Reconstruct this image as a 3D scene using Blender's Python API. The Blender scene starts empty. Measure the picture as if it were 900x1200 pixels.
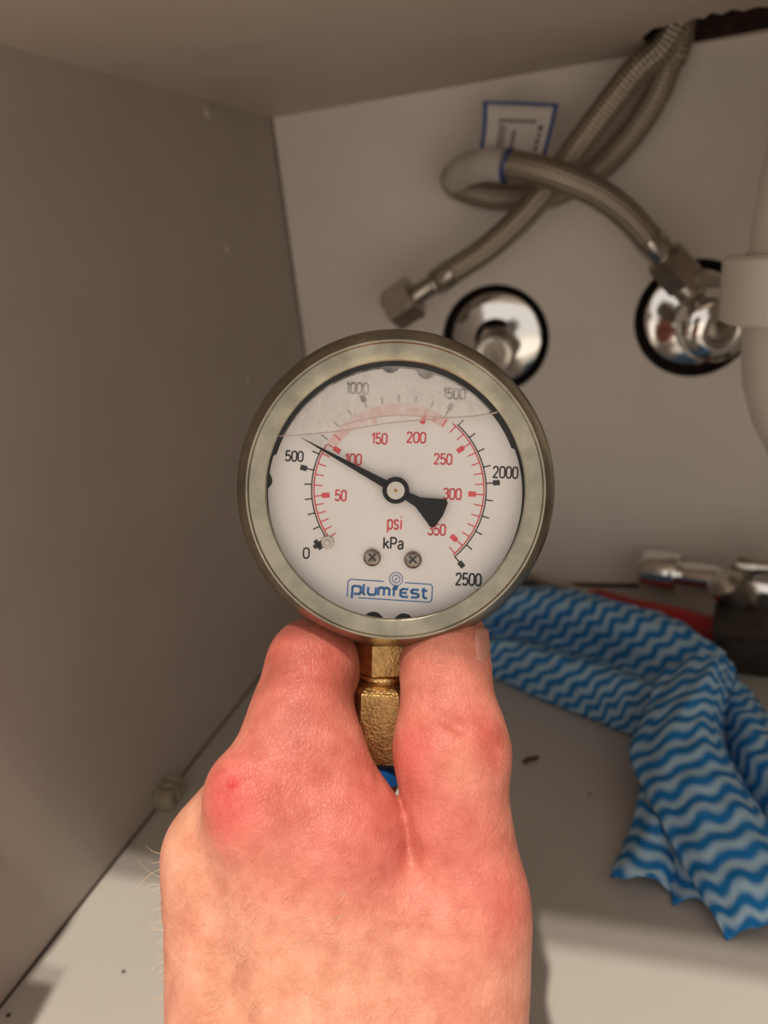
import bpy, bmesh, math, random
import numpy as np
from mathutils import Vector, Matrix

random.seed(7)
np.random.seed(7)
SC = bpy.context.scene
COL = SC.collection

# ------------------------------------------------------------------ camera
FOC = 902.0                       # focal length in pixels of the 900 x 1200 frame


def _n(v):
    v = np.array(v, float)
    return v / np.linalg.norm(v)


_D = _n((281, -349, 902))         # cabinet depth axis seen in camera space
_V = np.array((293, 2568, 902), float)
_V = _n(_V / np.linalg.norm(_V) - _D * (_V / np.linalg.norm(_V)).dot(_D))
_X = np.cross(_V, _D)
RCW = np.stack([_X, _D, -_V])     # camera (x right, y down, z forward) -> world
CAM = np.array((0.0, 0.0, 0.22))  # cabinet floor is z = 0

cam_data = bpy.data.cameras.new('camera')
cam = bpy.data.objects.new('camera', cam_data)
COL.objects.link(cam)
_m = np.eye(4)
_m[:3, 0] = RCW @ np.array((1, 0, 0.0))
_m[:3, 1] = RCW @ np.array((0, -1, 0.0))
_m[:3, 2] = RCW @ np.array((0, 0, -1.0))
_m[:3, 3] = CAM
cam.matrix_world = Matrix(_m.tolist())
cam_data.sensor_fit = 'VERTICAL'
cam_data.sensor_height = 34.6
cam_data.lens = 34.6 * FOC / 1200.0
cam_data.clip_start = 0.01
cam_data.clip_end = 50
cam_data.dof.use_dof = True
cam_data.dof.focus_distance = 0.166
cam_data.dof.aperture_fstop = 12.5
SC.camera = cam

# ------------------------------------------------------------------ light
world = bpy.data.worlds.new('world')
SC.world = world
world.use_nodes = True
world.node_tree.nodes['Background'].inputs[0].default_value = (1.0, 0.915, 0.83, 1)
world.node_tree.nodes['Background'].inputs[1].default_value = 0.80


def downlight(x, y, z, power, r=0.025):
    ld = bpy.data.lights.new('room_downlight', 'AREA')
    ld.shape = 'DISK'
    ld.size = 2 * r
    ld.energy = power
    ld.color = (1.0, 0.90, 0.77)
    lo = bpy.data.objects.new('room_downlight', ld)
    COL.objects.link(lo)
    lo.location = (x, y, z)
    d = Vector((0, 0.12, -1.0))
    lo.rotation_euler = d.to_track_quat('-Z', 'Y').to_euler()
    return lo


downlight(-0.035, -0.603, 2.20, 32)
downlight(-0.035, -0.678, 2.20, 21)

SC.view_settings.view_transform = 'Standard'
SC.view_settings.look = 'None'
SC.view_settings.gamma = 1
SC.view_settings.exposure = 0.0
SC.view_settings.use_curve_mapping = False

# ------------------------------------------------------------------ geometry helpers
XL, XR, YB, YF, ZT, ZF = -0.1945, 0.33, 0.46, 0.07, 0.294, 0.0
YE = 0.084                          # front edge of the cabinet top


def ray(px, py):
    return RCW @ np.array([(px - 450) / FOC, (py - 600) / FOC, 1.0])


def CP(px, py, d):                # pixel at camera depth d (metres)
    return CAM + ray(px, py) * d


def BK(px, py, y=YB):             # pixel on the plane a given distance into the cabinet
    r = ray(px, py)
    return CAM + r * (y / r[1])


def FL(px, py, h=0.0):            # pixel on a horizontal plane h above the cabinet floor
    r = ray(px, py)
    return CAM + r * ((h - CAM[2]) / r[2])


def LW(px, py, off=0.0):
    r = ray(px, py)
    return CAM + r * ((XL + off) / r[0])


def CE(px, py, z=ZT):
    r = ray(px, py)
    return CAM + r * ((z - CAM[2]) / r[2])


def mesh_obj(name, verts, faces, mat=None, parent=None, smooth=True, angle=40, uv=None):
    me = bpy.data.meshes.new(name)
    me.from_pydata([tuple(map(float, v)) for v in verts], [], [tuple(map(int, f)) for f in faces])
    me.update()
    if uv is not None:
        l = me.uv_layers.new(name='uv')
        vi = np.empty(len(me.loops), dtype=np.int32)
        me.loops.foreach_get('vertex_index', vi)
        l.data.foreach_set('uv', np.asarray(uv, np.float32)[vi].ravel())
    if smooth:
        me.polygons.foreach_set('use_smooth', [True] * len(me.polygons))
        if angle:
            me.set_sharp_from_angle(angle=math.radians(angle))
    o = bpy.data.objects.new(name, me)
    COL.objects.link(o)
    if mat:
        me.materials.append(mat)
    if parent:
        attach(o, parent)
    return o


def attach(o, parent):
    bpy.context.view_layer.update()
    mw = o.matrix_world.copy()
    o.parent = parent
    o.matrix_parent_inverse = parent.matrix_world.inverted()
    o.matrix_world = mw


def tag(o, label, cat, group=None, kind=None):
    if label:
        o['label'] = label
    if cat:
        o['category'] = cat
    if group:
        o['group'] = group
    if kind:
        o['kind'] = kind
    return o


def empty(name, loc):
    o = bpy.data.objects.new(name, None)
    o.empty_display_size = 0.01
    COL.objects.link(o)
    o.location = tuple(loc)
    bpy.context.view_layer.update()
    return o


def frame(axis, hint=(0, 0, 1)):
    z = _n(axis)
    h = np.array(hint, float)
    if abs(z.dot(_n(h))) > 0.95:
        h = np.array((1, 0, 0.0))
    x = _n(np.cross(h, z))
    return x, np.cross(z, x), z


def lathe(p0, axis, prof, n=48, closed=True, hint=(0, 0, 1)):
    """prof: (radius, distance along axis)."""
    p0 = np.array(p0, float)
    x, y, z = frame(axis, hint)
    V, F = [], []
    for r, t in prof:
        for k in range(n):
            a = 2 * math.pi * k / n
            V.append(p0 + z * t + (x * math.cos(a) + y * math.sin(a)) * max(r, 1e-6))
    m = len(prof)
    for i in range(m - 1):
        for k in range(n):
            k2 = (k + 1) % n
            F.append((i * n + k, i * n + k2, (i + 1) * n + k2, (i + 1) * n + k))
    if closed:
        F.append(tuple(range(n))[::-1])
        F.append(tuple((m - 1) * n + k for k in range(n)))
    return V, F


def hexnut(p0, axis, across, t0, t1, chamfer=0.0008, hole=None, hint=(0, 0, 1), n=6):
    R = across / math.sqrt(3)
    V, F = lathe(p0, axis, [(R - chamfer * 1.6, t0), (R, t0 + chamfer), (R, t1 - chamfer), (R - chamfer * 1.6, t1)], n=n, closed=True, hint=hint)
    return V, F


def box(p0, p1):
    (a, b, c), (d, e, f) = p0, p1
    V = [(a, b, c), (d, b, c), (d, e, c), (a, e, c), (a, b, f), (d, b, f), (d, e, f), (a, e, f)]
    F = [(0, 3, 2, 1), (4, 5, 6, 7), (0, 1, 5, 4), (1, 2, 6, 5), (2, 3, 7, 6), (3, 0, 4, 7)]
    return V, F


def merge(*parts):
    V, F = [], []
    for v, f in parts:
        o = len(V)
        V += list(v)
        F += [tuple(i + o for i in q) for q in f]
    return V, F


def catmull(P, per=8):
    P = [np.array(p, float) for p in P]
    Q = [2 * P[0] - P[1]] + P + [2 * P[-1] - P[-2]]
    out = []
    for i in range(1, len(Q) - 2):
        p0, p1, p2, p3 = Q[i - 1:i + 3]
        for k in range(per):
            t = k / per
            out.append(0.5 * ((2 * p1) + (-p0 + p2) * t + (2 * p0 - 5 * p1 + 4 * p2 - p3) * t * t + (-p0 + 3 * p1 - 3 * p2 + p3) * t ** 3))
    out.append(P[-1])
    return np.array(out)


def tube(path, rad, n=20, cap=True):
    path = np.array(path)
    m = len(path)
    rad = np.broadcast_to(np.array(rad, float), (m,))
    T = np.gradient(path, axis=0)
    T /= np.linalg.norm(T, axis=1)[:, None] + 1e-12
    x, y, z = frame(T[0])
    V, F, UV = [], [], []
    L = 0.0
    for i in range(m):
        if i:
            L += np.linalg.norm(path[i] - path[i - 1])
            x = x - T[i] * x.dot(T[i])
            x = _n(x)
        y = np.cross(T[i], x)
        for k in range(n + 1):
            a = 2 * math.pi * k / n
            V.append(path[i] + (x * math.cos(a) + y * math.sin(a)) * rad[i])
            UV.append((k / n, L))
    w = n + 1
    for i in range(m - 1):
        for k in range(n):
            F.append((i * w + k, i * w + k + 1, (i + 1) * w + k + 1, (i + 1) * w + k))
    if cap:
        F.append(tuple(range(n))[::-1])
        F.append(tuple((m - 1) * w + k for k in range(n)))
    return V, F, UV


# ------------------------------------------------------------------ materials
def mat(name, color, rough=0.5, metal=0.0, noise=0.0, nscale=60, bump=0.0, bscale=200, coat=0.0, spec=0.5, col2=None):
    m = bpy.data.materials.new(name)
    m.use_nodes = True
    nt = m.node_tree
    b = nt.nodes['Principled BSDF']
    b.inputs['Roughness'].default_value = rough
    b.inputs['Metallic'].default_value = metal
    b.inputs['Coat Weight'].default_value = coat
    b.inputs['Specular IOR Level'].default_value = spec
    b.inputs['Base Color'].default_value = (*color, 1)
    tc = nt.nodes.new('ShaderNodeTexCoord')
    if noise > 0 or col2:
        nz = nt.nodes.new('ShaderNodeTexNoise')
        nz.inputs['Scale'].default_value = nscale
        nz.inputs['Detail'].default_value = 6
        nt.links.new(tc.outputs['Object'], nz.inputs['Vector'])
        mx = nt.nodes.new('ShaderNodeMix')
        mx.data_type = 'RGBA'
        c2 = col2 or tuple(c * (1 - noise) for c in color)
        mx.inputs['A'].default_value = (*color, 1)
        mx.inputs['B'].default_value = (*c2, 1)
        rp = nt.nodes.new('ShaderNodeMapRange')
        rp.inputs['From Min'].default_value = 0.35
        rp.inputs['From Max'].default_value = 0.65
        nt.links.new(nz.outputs['Fac'], rp.inputs['Value'])
        nt.links.new(rp.outputs['Result'], mx.inputs['Factor'])
        nt.links.new(mx.outputs['Result'], b.inputs['Base Color'])
    if bump > 0:
        n2 = nt.nodes.new('ShaderNodeTexNoise')
        n2.inputs['Scale'].default_value = bscale
        n2.inputs['Detail'].default_value = 4
        nt.links.new(tc.outputs['Object'], n2.inputs['Vector'])
        bp = nt.nodes.new('ShaderNodeBump')
        bp.inputs['Strength'].default_value = bump
        bp.inputs['Distance'].default_value = 0.001
        nt.links.new(n2.outputs['Fac'], bp.inputs['Height'])
        nt.links.new(bp.outputs['Normal'], b.inputs['Normal'])
    return m


M = {}
M['panel_back'] = mat('pale_lit_backing_board', (0.85, 0.785, 0.72), 0.5, noise=0.05, nscale=20, bump=0.06, bscale=900)  # paler backing board, raised further to stand in for missing light
M['panel_top'] = mat('grey_melamine_top_lit', (0.60, 0.515, 0.445), 0.5, noise=0.06, nscale=25, bump=0.08, bscale=900)  # same grey board, lightened in colour to stand in for bounce light
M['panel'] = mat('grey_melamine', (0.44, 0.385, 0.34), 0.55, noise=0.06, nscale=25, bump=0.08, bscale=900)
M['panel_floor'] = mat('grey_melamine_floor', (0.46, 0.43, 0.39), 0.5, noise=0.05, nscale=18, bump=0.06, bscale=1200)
M['tile'] = mat('room_floor', (0.80, 0.76, 0.70), 0.4, noise=0.08, nscale=8)
M['chip'] = mat('cut_chipboard', (0.05, 0.02, 0.012), 0.9, noise=0.6, nscale=300, bump=0.6, bscale=700)
M['dark'] = mat('seam_cavity_shade', (0.035, 0.02, 0.015), 0.9, noise=0.4, nscale=40)  # near-black: dark seams, and cavity shade painted onto faces behind the holes
M['chrome'] = mat('chrome', (0.86, 0.85, 0.83), 0.08, 1.0, bump=0.05, bscale=60)
M['chrome_worn'] = mat('worn_chrome', (0.62, 0.58, 0.52), 0.22, 1.0, noise=0.3, nscale=120)
M['nickel'] = mat('nickel', (0.50, 0.44, 0.37), 0.32, 1.0, noise=0.25, nscale=200)
M['steel'] = mat('bezel_steel', (0.44, 0.405, 0.31), 0.30, 1.0, noise=0.35, nscale=140, bump=0.22, bscale=260)
M['case_steel'] = mat('case_steel', (0.42, 0.39, 0.34), 0.3, 1.0)
M['brass'] = mat('brass', (0.62, 0.40, 0.16), 0.33, 1.0, noise=0.35, nscale=500, bump=0.35, bscale=1500)
M['blue_plastic'] = mat('blue_sleeve', (0.01, 0.10, 0.36), 0.35)
M['rubber'] = mat('black_rubber', (0.012, 0.011, 0.010), 0.6)
M['dial'] = mat('dial_face', (0.80, 0.765, 0.74), 0.5, noise=0.04, nscale=60)
M['ink_black'] = mat('black_ink', (0.022, 0.02, 0.02), 0.6)
M['ink_hazed'] = mat('hazed_black_ink', (0.24, 0.225, 0.22), 0.6)  # black print above the liquid line, haze painted into its colour
M['ink_red'] = mat('red_ink', (0.72, 0.085, 0.10), 0.6)
M['ink_pink_blur'] = mat('refracted_pink', (0.78, 0.56, 0.53), 0.6)  # red print above the liquid line, its refracted blur painted as pale ink
M['ink_blue'] = mat('blue_ink', (0.035, 0.16, 0.42), 0.6)
M['needle'] = mat('needle_black', (0.008, 0.008, 0.009), 0.6, spec=0.25)
M['screw'] = mat('screw_steel', (0.40, 0.35, 0.29), 0.3, 1.0, noise=0.5, nscale=900)
M['hub'] = mat('hub_silver', (0.62, 0.57, 0.50), 0.35, 0.9)
M['gold'] = mat('hub_gold', (0.55, 0.33, 0.08), 0.3, 1.0)
M['inside'] = mat('case_inside', (0.055, 0.05, 0.045), 0.45, noise=0.4, nscale=200)
M['white_plastic'] = mat('white_plastic', (0.80, 0.74, 0.66), 0.4, noise=0.05, nscale=30)
M['cream_plastic'] = mat('cream_plastic', (0.42, 0.37, 0.26), 0.5, noise=0.3, nscale=250)
M['paper'] = mat('tag_paper', (0.74, 0.70, 0.66), 0.55)
M['paper_grey'] = mat('tag_paper_worn', (0.60, 0.56, 0.52), 0.45, noise=0.15, nscale=120)
M['tag_blue'] = mat('tag_blue', (0.03, 0.08, 0.30), 0.5)
M['print_grey'] = mat('print_grey', (0.30, 0.28, 0.27), 0.6)
M['red_plastic'] = mat('red_plastic', (0.36, 0.008, 0.012), 0.35)
M['brown_leather'] = mat('dark_leather', (0.035, 0.021, 0.013), 0.6, noise=0.5, nscale=60, bump=0.4, bscale=300)
M['silicone'] = mat('clear_silicone', (0.40, 0.35, 0.28), 0.25, coat=0.4)
M['nail'] = mat('fingernail', (0.44, 0.17, 0.125), 0.45, spec=0.3, col2=(0.50, 0.23, 0.17), nscale=120)
M['hair'] = mat('fine_hair', (0.62, 0.46, 0.28), 0.5)
M['debris'] = mat('dark_debris', (0.05, 0.025, 0.015), 0.8)


def film_material(name, color, opac, nscale, lo, hi, rough=0.35):
    m = bpy.data.materials.new(name)
    m.use_nodes = True
    nt = m.node_tree
    b = nt.nodes['Principled BSDF']
    b.inputs['Base Color'].default_value = (*color, 1)
    b.inputs['Roughness'].default_value = rough
    tc = nt.nodes.new('ShaderNodeTexCoord')
    nz = nt.nodes.new('ShaderNodeTexNoise')
    nz.inputs['Scale'].default_value = nscale
    nz.inputs['Detail'].default_value = 7
    nz.inputs['Distortion'].default_value = 1.2
    nt.links.new(tc.outputs['Object'], nz.inputs['Vector'])
    rp = nt.nodes.new('ShaderNodeMapRange')
    rp.inputs['From Min'].default_value = 0.35
    rp.inputs['From Max'].default_value = 0.7
    rp.inputs['To Min'].default_value = lo
    rp.inputs['To Max'].default_value = hi
    nt.links.new(nz.outputs['Fac'], rp.inputs['Value'])
    tr = nt.nodes.new('ShaderNodeBsdfTransparent')
    mx = nt.nodes.new('ShaderNodeMixShader')
    nt.links.new(rp.outputs['Result'], mx.inputs['Fac'])
    nt.links.new(tr.outputs[0], mx.inputs[1])
    nt.links.new(b.outputs[0], mx.inputs[2])
    nt.links.new(mx.outputs[0], nt.nodes['Material Output'].inputs['Surface'])
    return m


def glass_material():
    m = bpy.data.materials.new('gauge_glass')
    m.use_nodes = True
    nt = m.node_tree
    nt.nodes.remove(nt.nodes['Principled BSDF'])
    tr = nt.nodes.new('ShaderNodeBsdfTransparent')
    gl = nt.nodes.new('ShaderNodeBsdfGlossy')
    gl.inputs['Roughness'].default_value = 0.04
    fr = nt.nodes.new('ShaderNodeFresnel')
    fr.inputs['IOR'].default_value = 1.35
    mx = nt.nodes.new('ShaderNodeMixShader')
    nt.links.new(fr.outputs[0], mx.inputs['Fac'])
    nt.links.new(tr.outputs[0], mx.inputs[1])
    nt.links.new(gl.outputs[0], mx.inputs[2])
    nt.links.new(mx.outputs[0], nt.nodes['Material Output'].inputs['Surface'])
    return m


def math_node(nt, op, a, b=None, c=None):
    n = nt.nodes.new('ShaderNodeMath')
    n.operation = op
    for i, v in enumerate((a, b, c)):
        if v is None:
            continue
        if isinstance(v, (int, float)):
            n.inputs[i].default_value = v
        else:
            nt.links.new(v, n.inputs[i])
    return n.outputs[0]


def braid_material():
    m = bpy.data.materials.new('braided_steel')
    m.use_nodes = True
    nt = m.node_tree
    b = nt.nodes['Principled BSDF']
    b.inputs['Metallic'].default_value = 0.9
    b.inputs['Roughness'].default_value = 0.34
    uv = nt.nodes.new('ShaderNodeUVMap')
    sp = nt.nodes.new('ShaderNodeSeparateXYZ')
    nt.links.new(uv.outputs[0], sp.inputs[0])
    u = math_node(nt, 'MULTIPLY', sp.outputs[0], 2 * math.pi * 9)
    v = math_node(nt, 'MULTIPLY', sp.outputs[1], 2 * math.pi / 0.0044)
    s1 = math_node(nt, 'SINE', math_node(nt, 'ADD', u, v))
    s2 = math_node(nt, 'SINE', math_node(nt, 'SUBTRACT', u, v))
    pr = math_node(nt, 'MULTIPLY', s1, s2)
    fac = math_node(nt, 'MULTIPLY_ADD', pr, 0.5, 0.5)
    mx = nt.nodes.new('ShaderNodeMix')
    mx.data_type = 'RGBA'
    mx.inputs['A'].default_value = (0.15, 0.12, 0.09, 1)
    mx.inputs['B'].default_value = (0.66, 0.585, 0.48, 1)
    nt.links.new(fac, mx.inputs['Factor'])
    nt.links.new(mx.outputs['Result'], b.inputs['Base Color'])
    bp = nt.nodes.new('ShaderNodeBump')
    bp.inputs['Strength'].default_value = 0.7
    bp.inputs['Distance'].default_value = 0.0008
    nt.links.new(fac, bp.inputs['Height'])
    nt.links.new(bp.outputs['Normal'], b.inputs['Normal'])
    return m


def cloth_material():
    m = bpy.data.materials.new('chevron_cloth')
    m.use_nodes = True
    nt = m.node_tree
    b = nt.nodes['Principled BSDF']
    b.inputs['Roughness'].default_value = 0.85
    b.inputs['Specular IOR Level'].default_value = 0.2
    uv = nt.nodes.new('ShaderNodeUVMap')
    nz = nt.nodes.new('ShaderNodeTexNoise')
    nz.inputs['Scale'].default_value = 90
    nz.inputs['Detail'].default_value = 3
    nt.links.new(uv.outputs[0], nz.inputs['Vector'])
    sp = nt.nodes.new('ShaderNodeSeparateXYZ')
    nt.links.new(uv.outputs[0], sp.inputs[0])
    tri = math_node(nt, 'SINE', math_node(nt, 'MULTIPLY', sp.outputs[0], 2 * math.pi / 0.0118))
    tri = math_node(nt, 'MULTIPLY_ADD', math_node(nt, 'PINGPONG', sp.outputs[0], 0.0059), 150.0, tri)
    v = math_node(nt, 'MULTIPLY_ADD', tri, 0.00105, sp.outputs[1])
    v = math_node(nt, 'MULTIPLY_ADD', nz.outputs['Fac'], 0.0030, v)
    s = math_node(nt, 'SINE', math_node(nt, 'MULTIPLY', v, 2 * math.pi / 0.0070))
    s = math_node(nt, 'MULTIPLY_ADD', s, 0.58, 0.42)
    cl = nt.nodes.new('ShaderNodeClamp')
    nt.links.new(s, cl.inputs[0])
    mx = nt.nodes.new('ShaderNodeMix')
    mx.data_type = 'RGBA'
    mx.inputs['A'].default_value = (0.012, 0.17, 0.45, 1)
    mx.inputs['B'].default_value = (0.37, 0.53, 0.65, 1)
    nt.links.new(cl.outputs[0], mx.inputs['Factor'])
    nt.links.new(mx.outputs['Result'], b.inputs['Base Color'])
    tc = nt.nodes.new('ShaderNodeTexCoord')
    n2 = nt.nodes.new('ShaderNodeTexNoise')
    n2.inputs['Scale'].default_value = 700
    nt.links.new(tc.outputs['Object'], n2.inputs['Vector'])
    bp = nt.nodes.new('ShaderNodeBump')
    bp.inputs['Strength'].default_value = 0.5
    bp.inputs['Distance'].default_value = 0.0008
    nt.links.new(n2.outputs['Fac'], bp.inputs['Height'])
    nt.links.new(bp.outputs['Normal'], b.inputs['Normal'])
    return m


def skin_material():
    m = bpy.data.materials.new('skin')
    m.use_nodes = True
    nt = m.node_tree
    b = nt.nodes['Principled BSDF']
    b.inputs['Roughness'].default_value = 0.48
    b.inputs['Specular IOR Level'].default_value = 0.35
    b.inputs['Subsurface Weight'].default_value = 0.25
    b.inputs['Subsurface Radius'].default_value = (1.0, 0.32, 0.18)
    b.inputs['Subsurface Scale'].default_value = 0.003
    at = nt.nodes.new('ShaderNodeAttribute')
    at.attribute_name = 'skin_tone'
    tc = nt.nodes.new('ShaderNodeTexCoord')
    nz = nt.nodes.new('ShaderNodeTexNoise')
    nz.inputs['Scale'].default_value = 170
    nz.inputs['Detail'].default_value = 6
    nz.inputs['Roughness'].default_value = 0.65
    nt.links.new(tc.outputs['Object'], nz.inputs['Vector'])
    mx = nt.nodes.new('ShaderNodeMix')
    mx.data_type = 'RGBA'
    mx.blend_type = 'MULTIPLY'
    mx.inputs['Factor'].default_value = 1.0
    rp = nt.nodes.new('ShaderNodeValToRGB')
    rp.color_ramp.elements[0].position = 0.3
    rp.color_ramp.elements[0].color = (0.84, 0.68, 0.62, 1)
    rp.color_ramp.elements[1].position = 0.7
    rp.color_ramp.elements[1].color = (1.12, 1.16, 1.14, 1)
    nt.links.new(nz.outputs['Fac'], rp.inputs[0])
    nt.links.new(at.outputs['Color'], mx.inputs['A'])
    nt.links.new(rp.outputs[0], mx.inputs['B'])
    nt.links.new(mx.outputs['Result'], b.inputs['Base Color'])
    # criss-cross skin lines
    mp = nt.nodes.new('ShaderNodeMapping')
    mp.inputs['Scale'].default_value = (1.0, 1.0, 0.6)
    nt.links.new(tc.outputs['Object'], mp.inputs['Vector'])
    n3 = nt.nodes.new('ShaderNodeTexNoise')
    n3.inputs['Scale'].default_value = 220
    nt.links.new(mp.outputs[0], n3.inputs['Vector'])
    mxv = nt.nodes.new('ShaderNodeMix')
    mxv.data_type = 'RGBA'
    mxv.inputs['Factor'].default_value = 0.0025
    nt.links.new(mp.outputs[0], mxv.inputs['A'])
    nt.links.new(n3.outputs['Color'], mxv.inputs['B'])
    vo = nt.nodes.new('ShaderNodeTexVoronoi')
    vo.feature = 'DISTANCE_TO_EDGE'
    vo.inputs['Scale'].default_value = 1050
    nt.links.new(mxv.outputs['Result'], vo.inputs['Vector'])
    cl = nt.nodes.new('ShaderNodeMapRange')
    cl.inputs['From Max'].default_value = 0.22
    nt.links.new(vo.outputs['Distance'], cl.inputs['Value'])
    n4 = nt.nodes.new('ShaderNodeTexNoise')
    n4.inputs['Scale'].default_value = 380
    n4.inputs['Detail'].default_value = 5
    nt.links.new(tc.outputs['Object'], n4.inputs['Vector'])
    h = math_node(nt, 'MULTIPLY_ADD', cl.outputs[0], 0.28, n4.outputs['Fac'])
    bp = nt.nodes.new('ShaderNodeBump')
    bp.inputs['Strength'].default_value = 0.42
    bp.inputs['Distance'].default_value = 0.0006
    nt.links.new(h, bp.inputs['Height'])
    nt.links.new(bp.outputs['Normal'], b.inputs['Normal'])
    return m


M['braid'] = braid_material()
M['cloth'] = cloth_material()
M['skin'] = skin_material()
M['glass'] = glass_material()
M['film'] = film_material('glycerine_residue', (0.80, 0.755, 0.71), 0.3, 170, 0.10, 0.55)
M['meniscus'] = mat('meniscus', (0.50, 0.38, 0.34), 0.2, coat=0.5)

# ------------------------------------------------------------------ the setting
T = 0.016


def struct(name, V, F, m, label=None):
    o = mesh_obj(name, V, F, m, smooth=False)
    o['kind'] = 'structure'
    if label:
        o['label'] = label
    return o


def panel_with_holes(outer, holes, map3, thick_vec, edge_mat_index=1):
    """2-D outline with holes -> a solid panel; map3 turns (a, b) into a 3-D point."""
    bm = bmesh.new()
    loops = [outer] + holes
    tops = []
    for lp in loops:
        vs = [bm.verts.new(tuple(map3(a, b))) for a, b in lp]
        tops.append(vs)
        for i in range(len(vs)):
            bm.edges.new((vs[i], vs[(i + 1) % len(vs)]))
    bmesh.ops.triangle_fill(bm, edges=bm.edges[:], use_beauty=True)
    back = {}
    for vs in tops:
        for v in vs:
            back[v] = bm.verts.new(v.co + Vector(thick_vec))
    for f in bm.faces[:]:
        bm.faces.new([back[v] for v in reversed(f.verts)])
    side = []
    for vs in tops:
        for i in range(len(vs)):
            a, b2 = vs[i], vs[(i + 1) % len(vs)]
            f = bm.faces.new((a, b2, back[b2], back[a]))
            f.material_index = edge_mat_index if vs is not tops[0] else 0
    bmesh.ops.recalc_face_normals(bm, faces=bm.faces[:])
    return bm


def bm_struct(name, bm, mats, label=None):
    me = bpy.data.meshes.new(name)
    bm.to_mesh(me)
    bm.free()
    for m in mats:
        me.materials.append(m)
    o = bpy.data.objects.new(name, me)
    COL.objects.link(o)
    o['kind'] = 'structure'
    if label:
        o['label'] = label
    return o


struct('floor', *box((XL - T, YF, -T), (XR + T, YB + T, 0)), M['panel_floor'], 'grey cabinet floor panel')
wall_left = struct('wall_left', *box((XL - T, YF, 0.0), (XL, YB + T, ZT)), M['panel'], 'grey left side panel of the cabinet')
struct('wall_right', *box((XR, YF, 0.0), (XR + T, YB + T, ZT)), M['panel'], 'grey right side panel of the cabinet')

pL = BK(580, 398)
pR = BK(814, 374)
HR = 0.0315


def circ(c, r, n=48):
    return [(c[0] + r * math.cos(2 * math.pi * k / n), c[1] + r * math.sin(2 * math.pi * k / n)) for k in range(n)]


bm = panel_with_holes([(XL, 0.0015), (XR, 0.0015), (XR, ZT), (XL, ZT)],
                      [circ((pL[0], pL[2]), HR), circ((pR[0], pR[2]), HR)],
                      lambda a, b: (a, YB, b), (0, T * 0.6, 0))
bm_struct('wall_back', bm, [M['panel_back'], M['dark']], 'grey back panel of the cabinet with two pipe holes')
struct('floor_room', *box((-1.6, -2.6, -0.20), (1.6, YF - 0.002, -0.15)), M['tile'], 'pale tiled room floor in front of the cabinet')
struct('wall_masonry', *box((XL - T, YB + T * 0.6 + 0.002, -T), (XR + T, YB + T * 0.6 + 0.02, ZT + 0.1)), M['dark'], 'shade-coloured wall behind the back panel')

# ceiling with the rough hole for the hoses
front = [(752, 44), (766, 33), (779, 31), (792, 26), (803, 27), (812, 21), (824, 22), (833, 15), (846, 17), (858, 11), (872, 13), (886, 8), (900, 8), (930, 2), (960, 0), (985, 6)]
rear = [(985, 22), (960, 24), (930, 29), (900, 34), (870, 41), (835, 47), (800, 53), (765, 57)]
hole = [tuple(CE(*p)[:2]) for p in front + rear]
hole = [(x, min(y, YB - 0.008)) for x, y in hole]
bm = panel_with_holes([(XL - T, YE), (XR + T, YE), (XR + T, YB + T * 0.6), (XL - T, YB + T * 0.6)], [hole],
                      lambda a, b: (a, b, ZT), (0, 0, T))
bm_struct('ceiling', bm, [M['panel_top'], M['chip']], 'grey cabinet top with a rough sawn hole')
struct('ceiling_void', *box((XL - T, YF + 0.1, ZT + 0.085), (XR + T, YB + 0.02, ZT + 0.1)), M['dark'], 'shade-coloured underside above the cabinet top')
struct('wall_void', *box((XL - T, YF + 0.1, ZT + T), (XR + T, YF + 0.11, ZT + 0.085)), M['dark'], 'shade-coloured front rail above the cabinet top')
# thin dark seam bead where floor and back meet
struct('trim_1', *box((XL, YB - 0.0012, 0.0), (XR, YB - 0.0001, 0.0022)), M['dark'], 'dark seam between floor and back panel')
V, F, _ = tube([(XL + 0.0004, YF, 0.0004), (XL + 0.0004, YB, 0.0004)], 0.0004, 8)
struct('trim_2', V, F, M['dark'], 'dark seam between floor and left panel')
V, F, _ = tube([(XL + 0.0004, YB - 0.0004, 0.0), (XL + 0.0004, YB - 0.0004, ZT)], 0.0004, 8)
struct('trim_3', V, F, M['dark'], 'dark seam between left and back panel')

hp_, ha_ = box((XL + 0.0005, 0.072, 0.135), (XL + 0.012, 0.115, 0.150)), box((XL + 0.006, 0.060, 0.120), (XL + 0.024, 0.088, 0.165))  # unseen hinge, added to cast a shadow on the floor corner
mesh_obj('unseen_hinge_plate', *hp_, M['nickel'], wall_left, smooth=False)
mesh_obj('unseen_hinge_arm', *ha_, M['nickel'], wall_left, smooth=False)

# ------------------------------------------------------------------ pressure gauge
gD = 0.165
gC = CP(463.2, 576.5, gD)
toC = _n(CAM - gC)
rightv = RCW @ np.array((1, 0, 0.0))
upv = RCW @ np.array((0, -1, 0.0))
gz = _n(toC - 0.07 * upv)                      # face tilted a touch downwards
gx = _n(rightv - gz * rightv.dot(gz))
gy = np.cross(gz, gx)
_a = math.radians(-3.3)                        # dial turned slightly clockwise
GX = gx * math.cos(_a) + gy * math.sin(_a)
GY = np.cross(gz, GX)

gauge = empty('pressure_gauge', gC)
tag(gauge, 'round steel pressure gauge with white dial held up by the hand', 'pressure gauge')

DZ = -0.0042                                   # dial plane behind the front


def dp(px, py, z=DZ):
    r = ray(px, py)
    o = gC + gz * z
    t = (o - CAM).dot(gz) / r.dot(gz)
    return CAM + r * t


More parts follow.
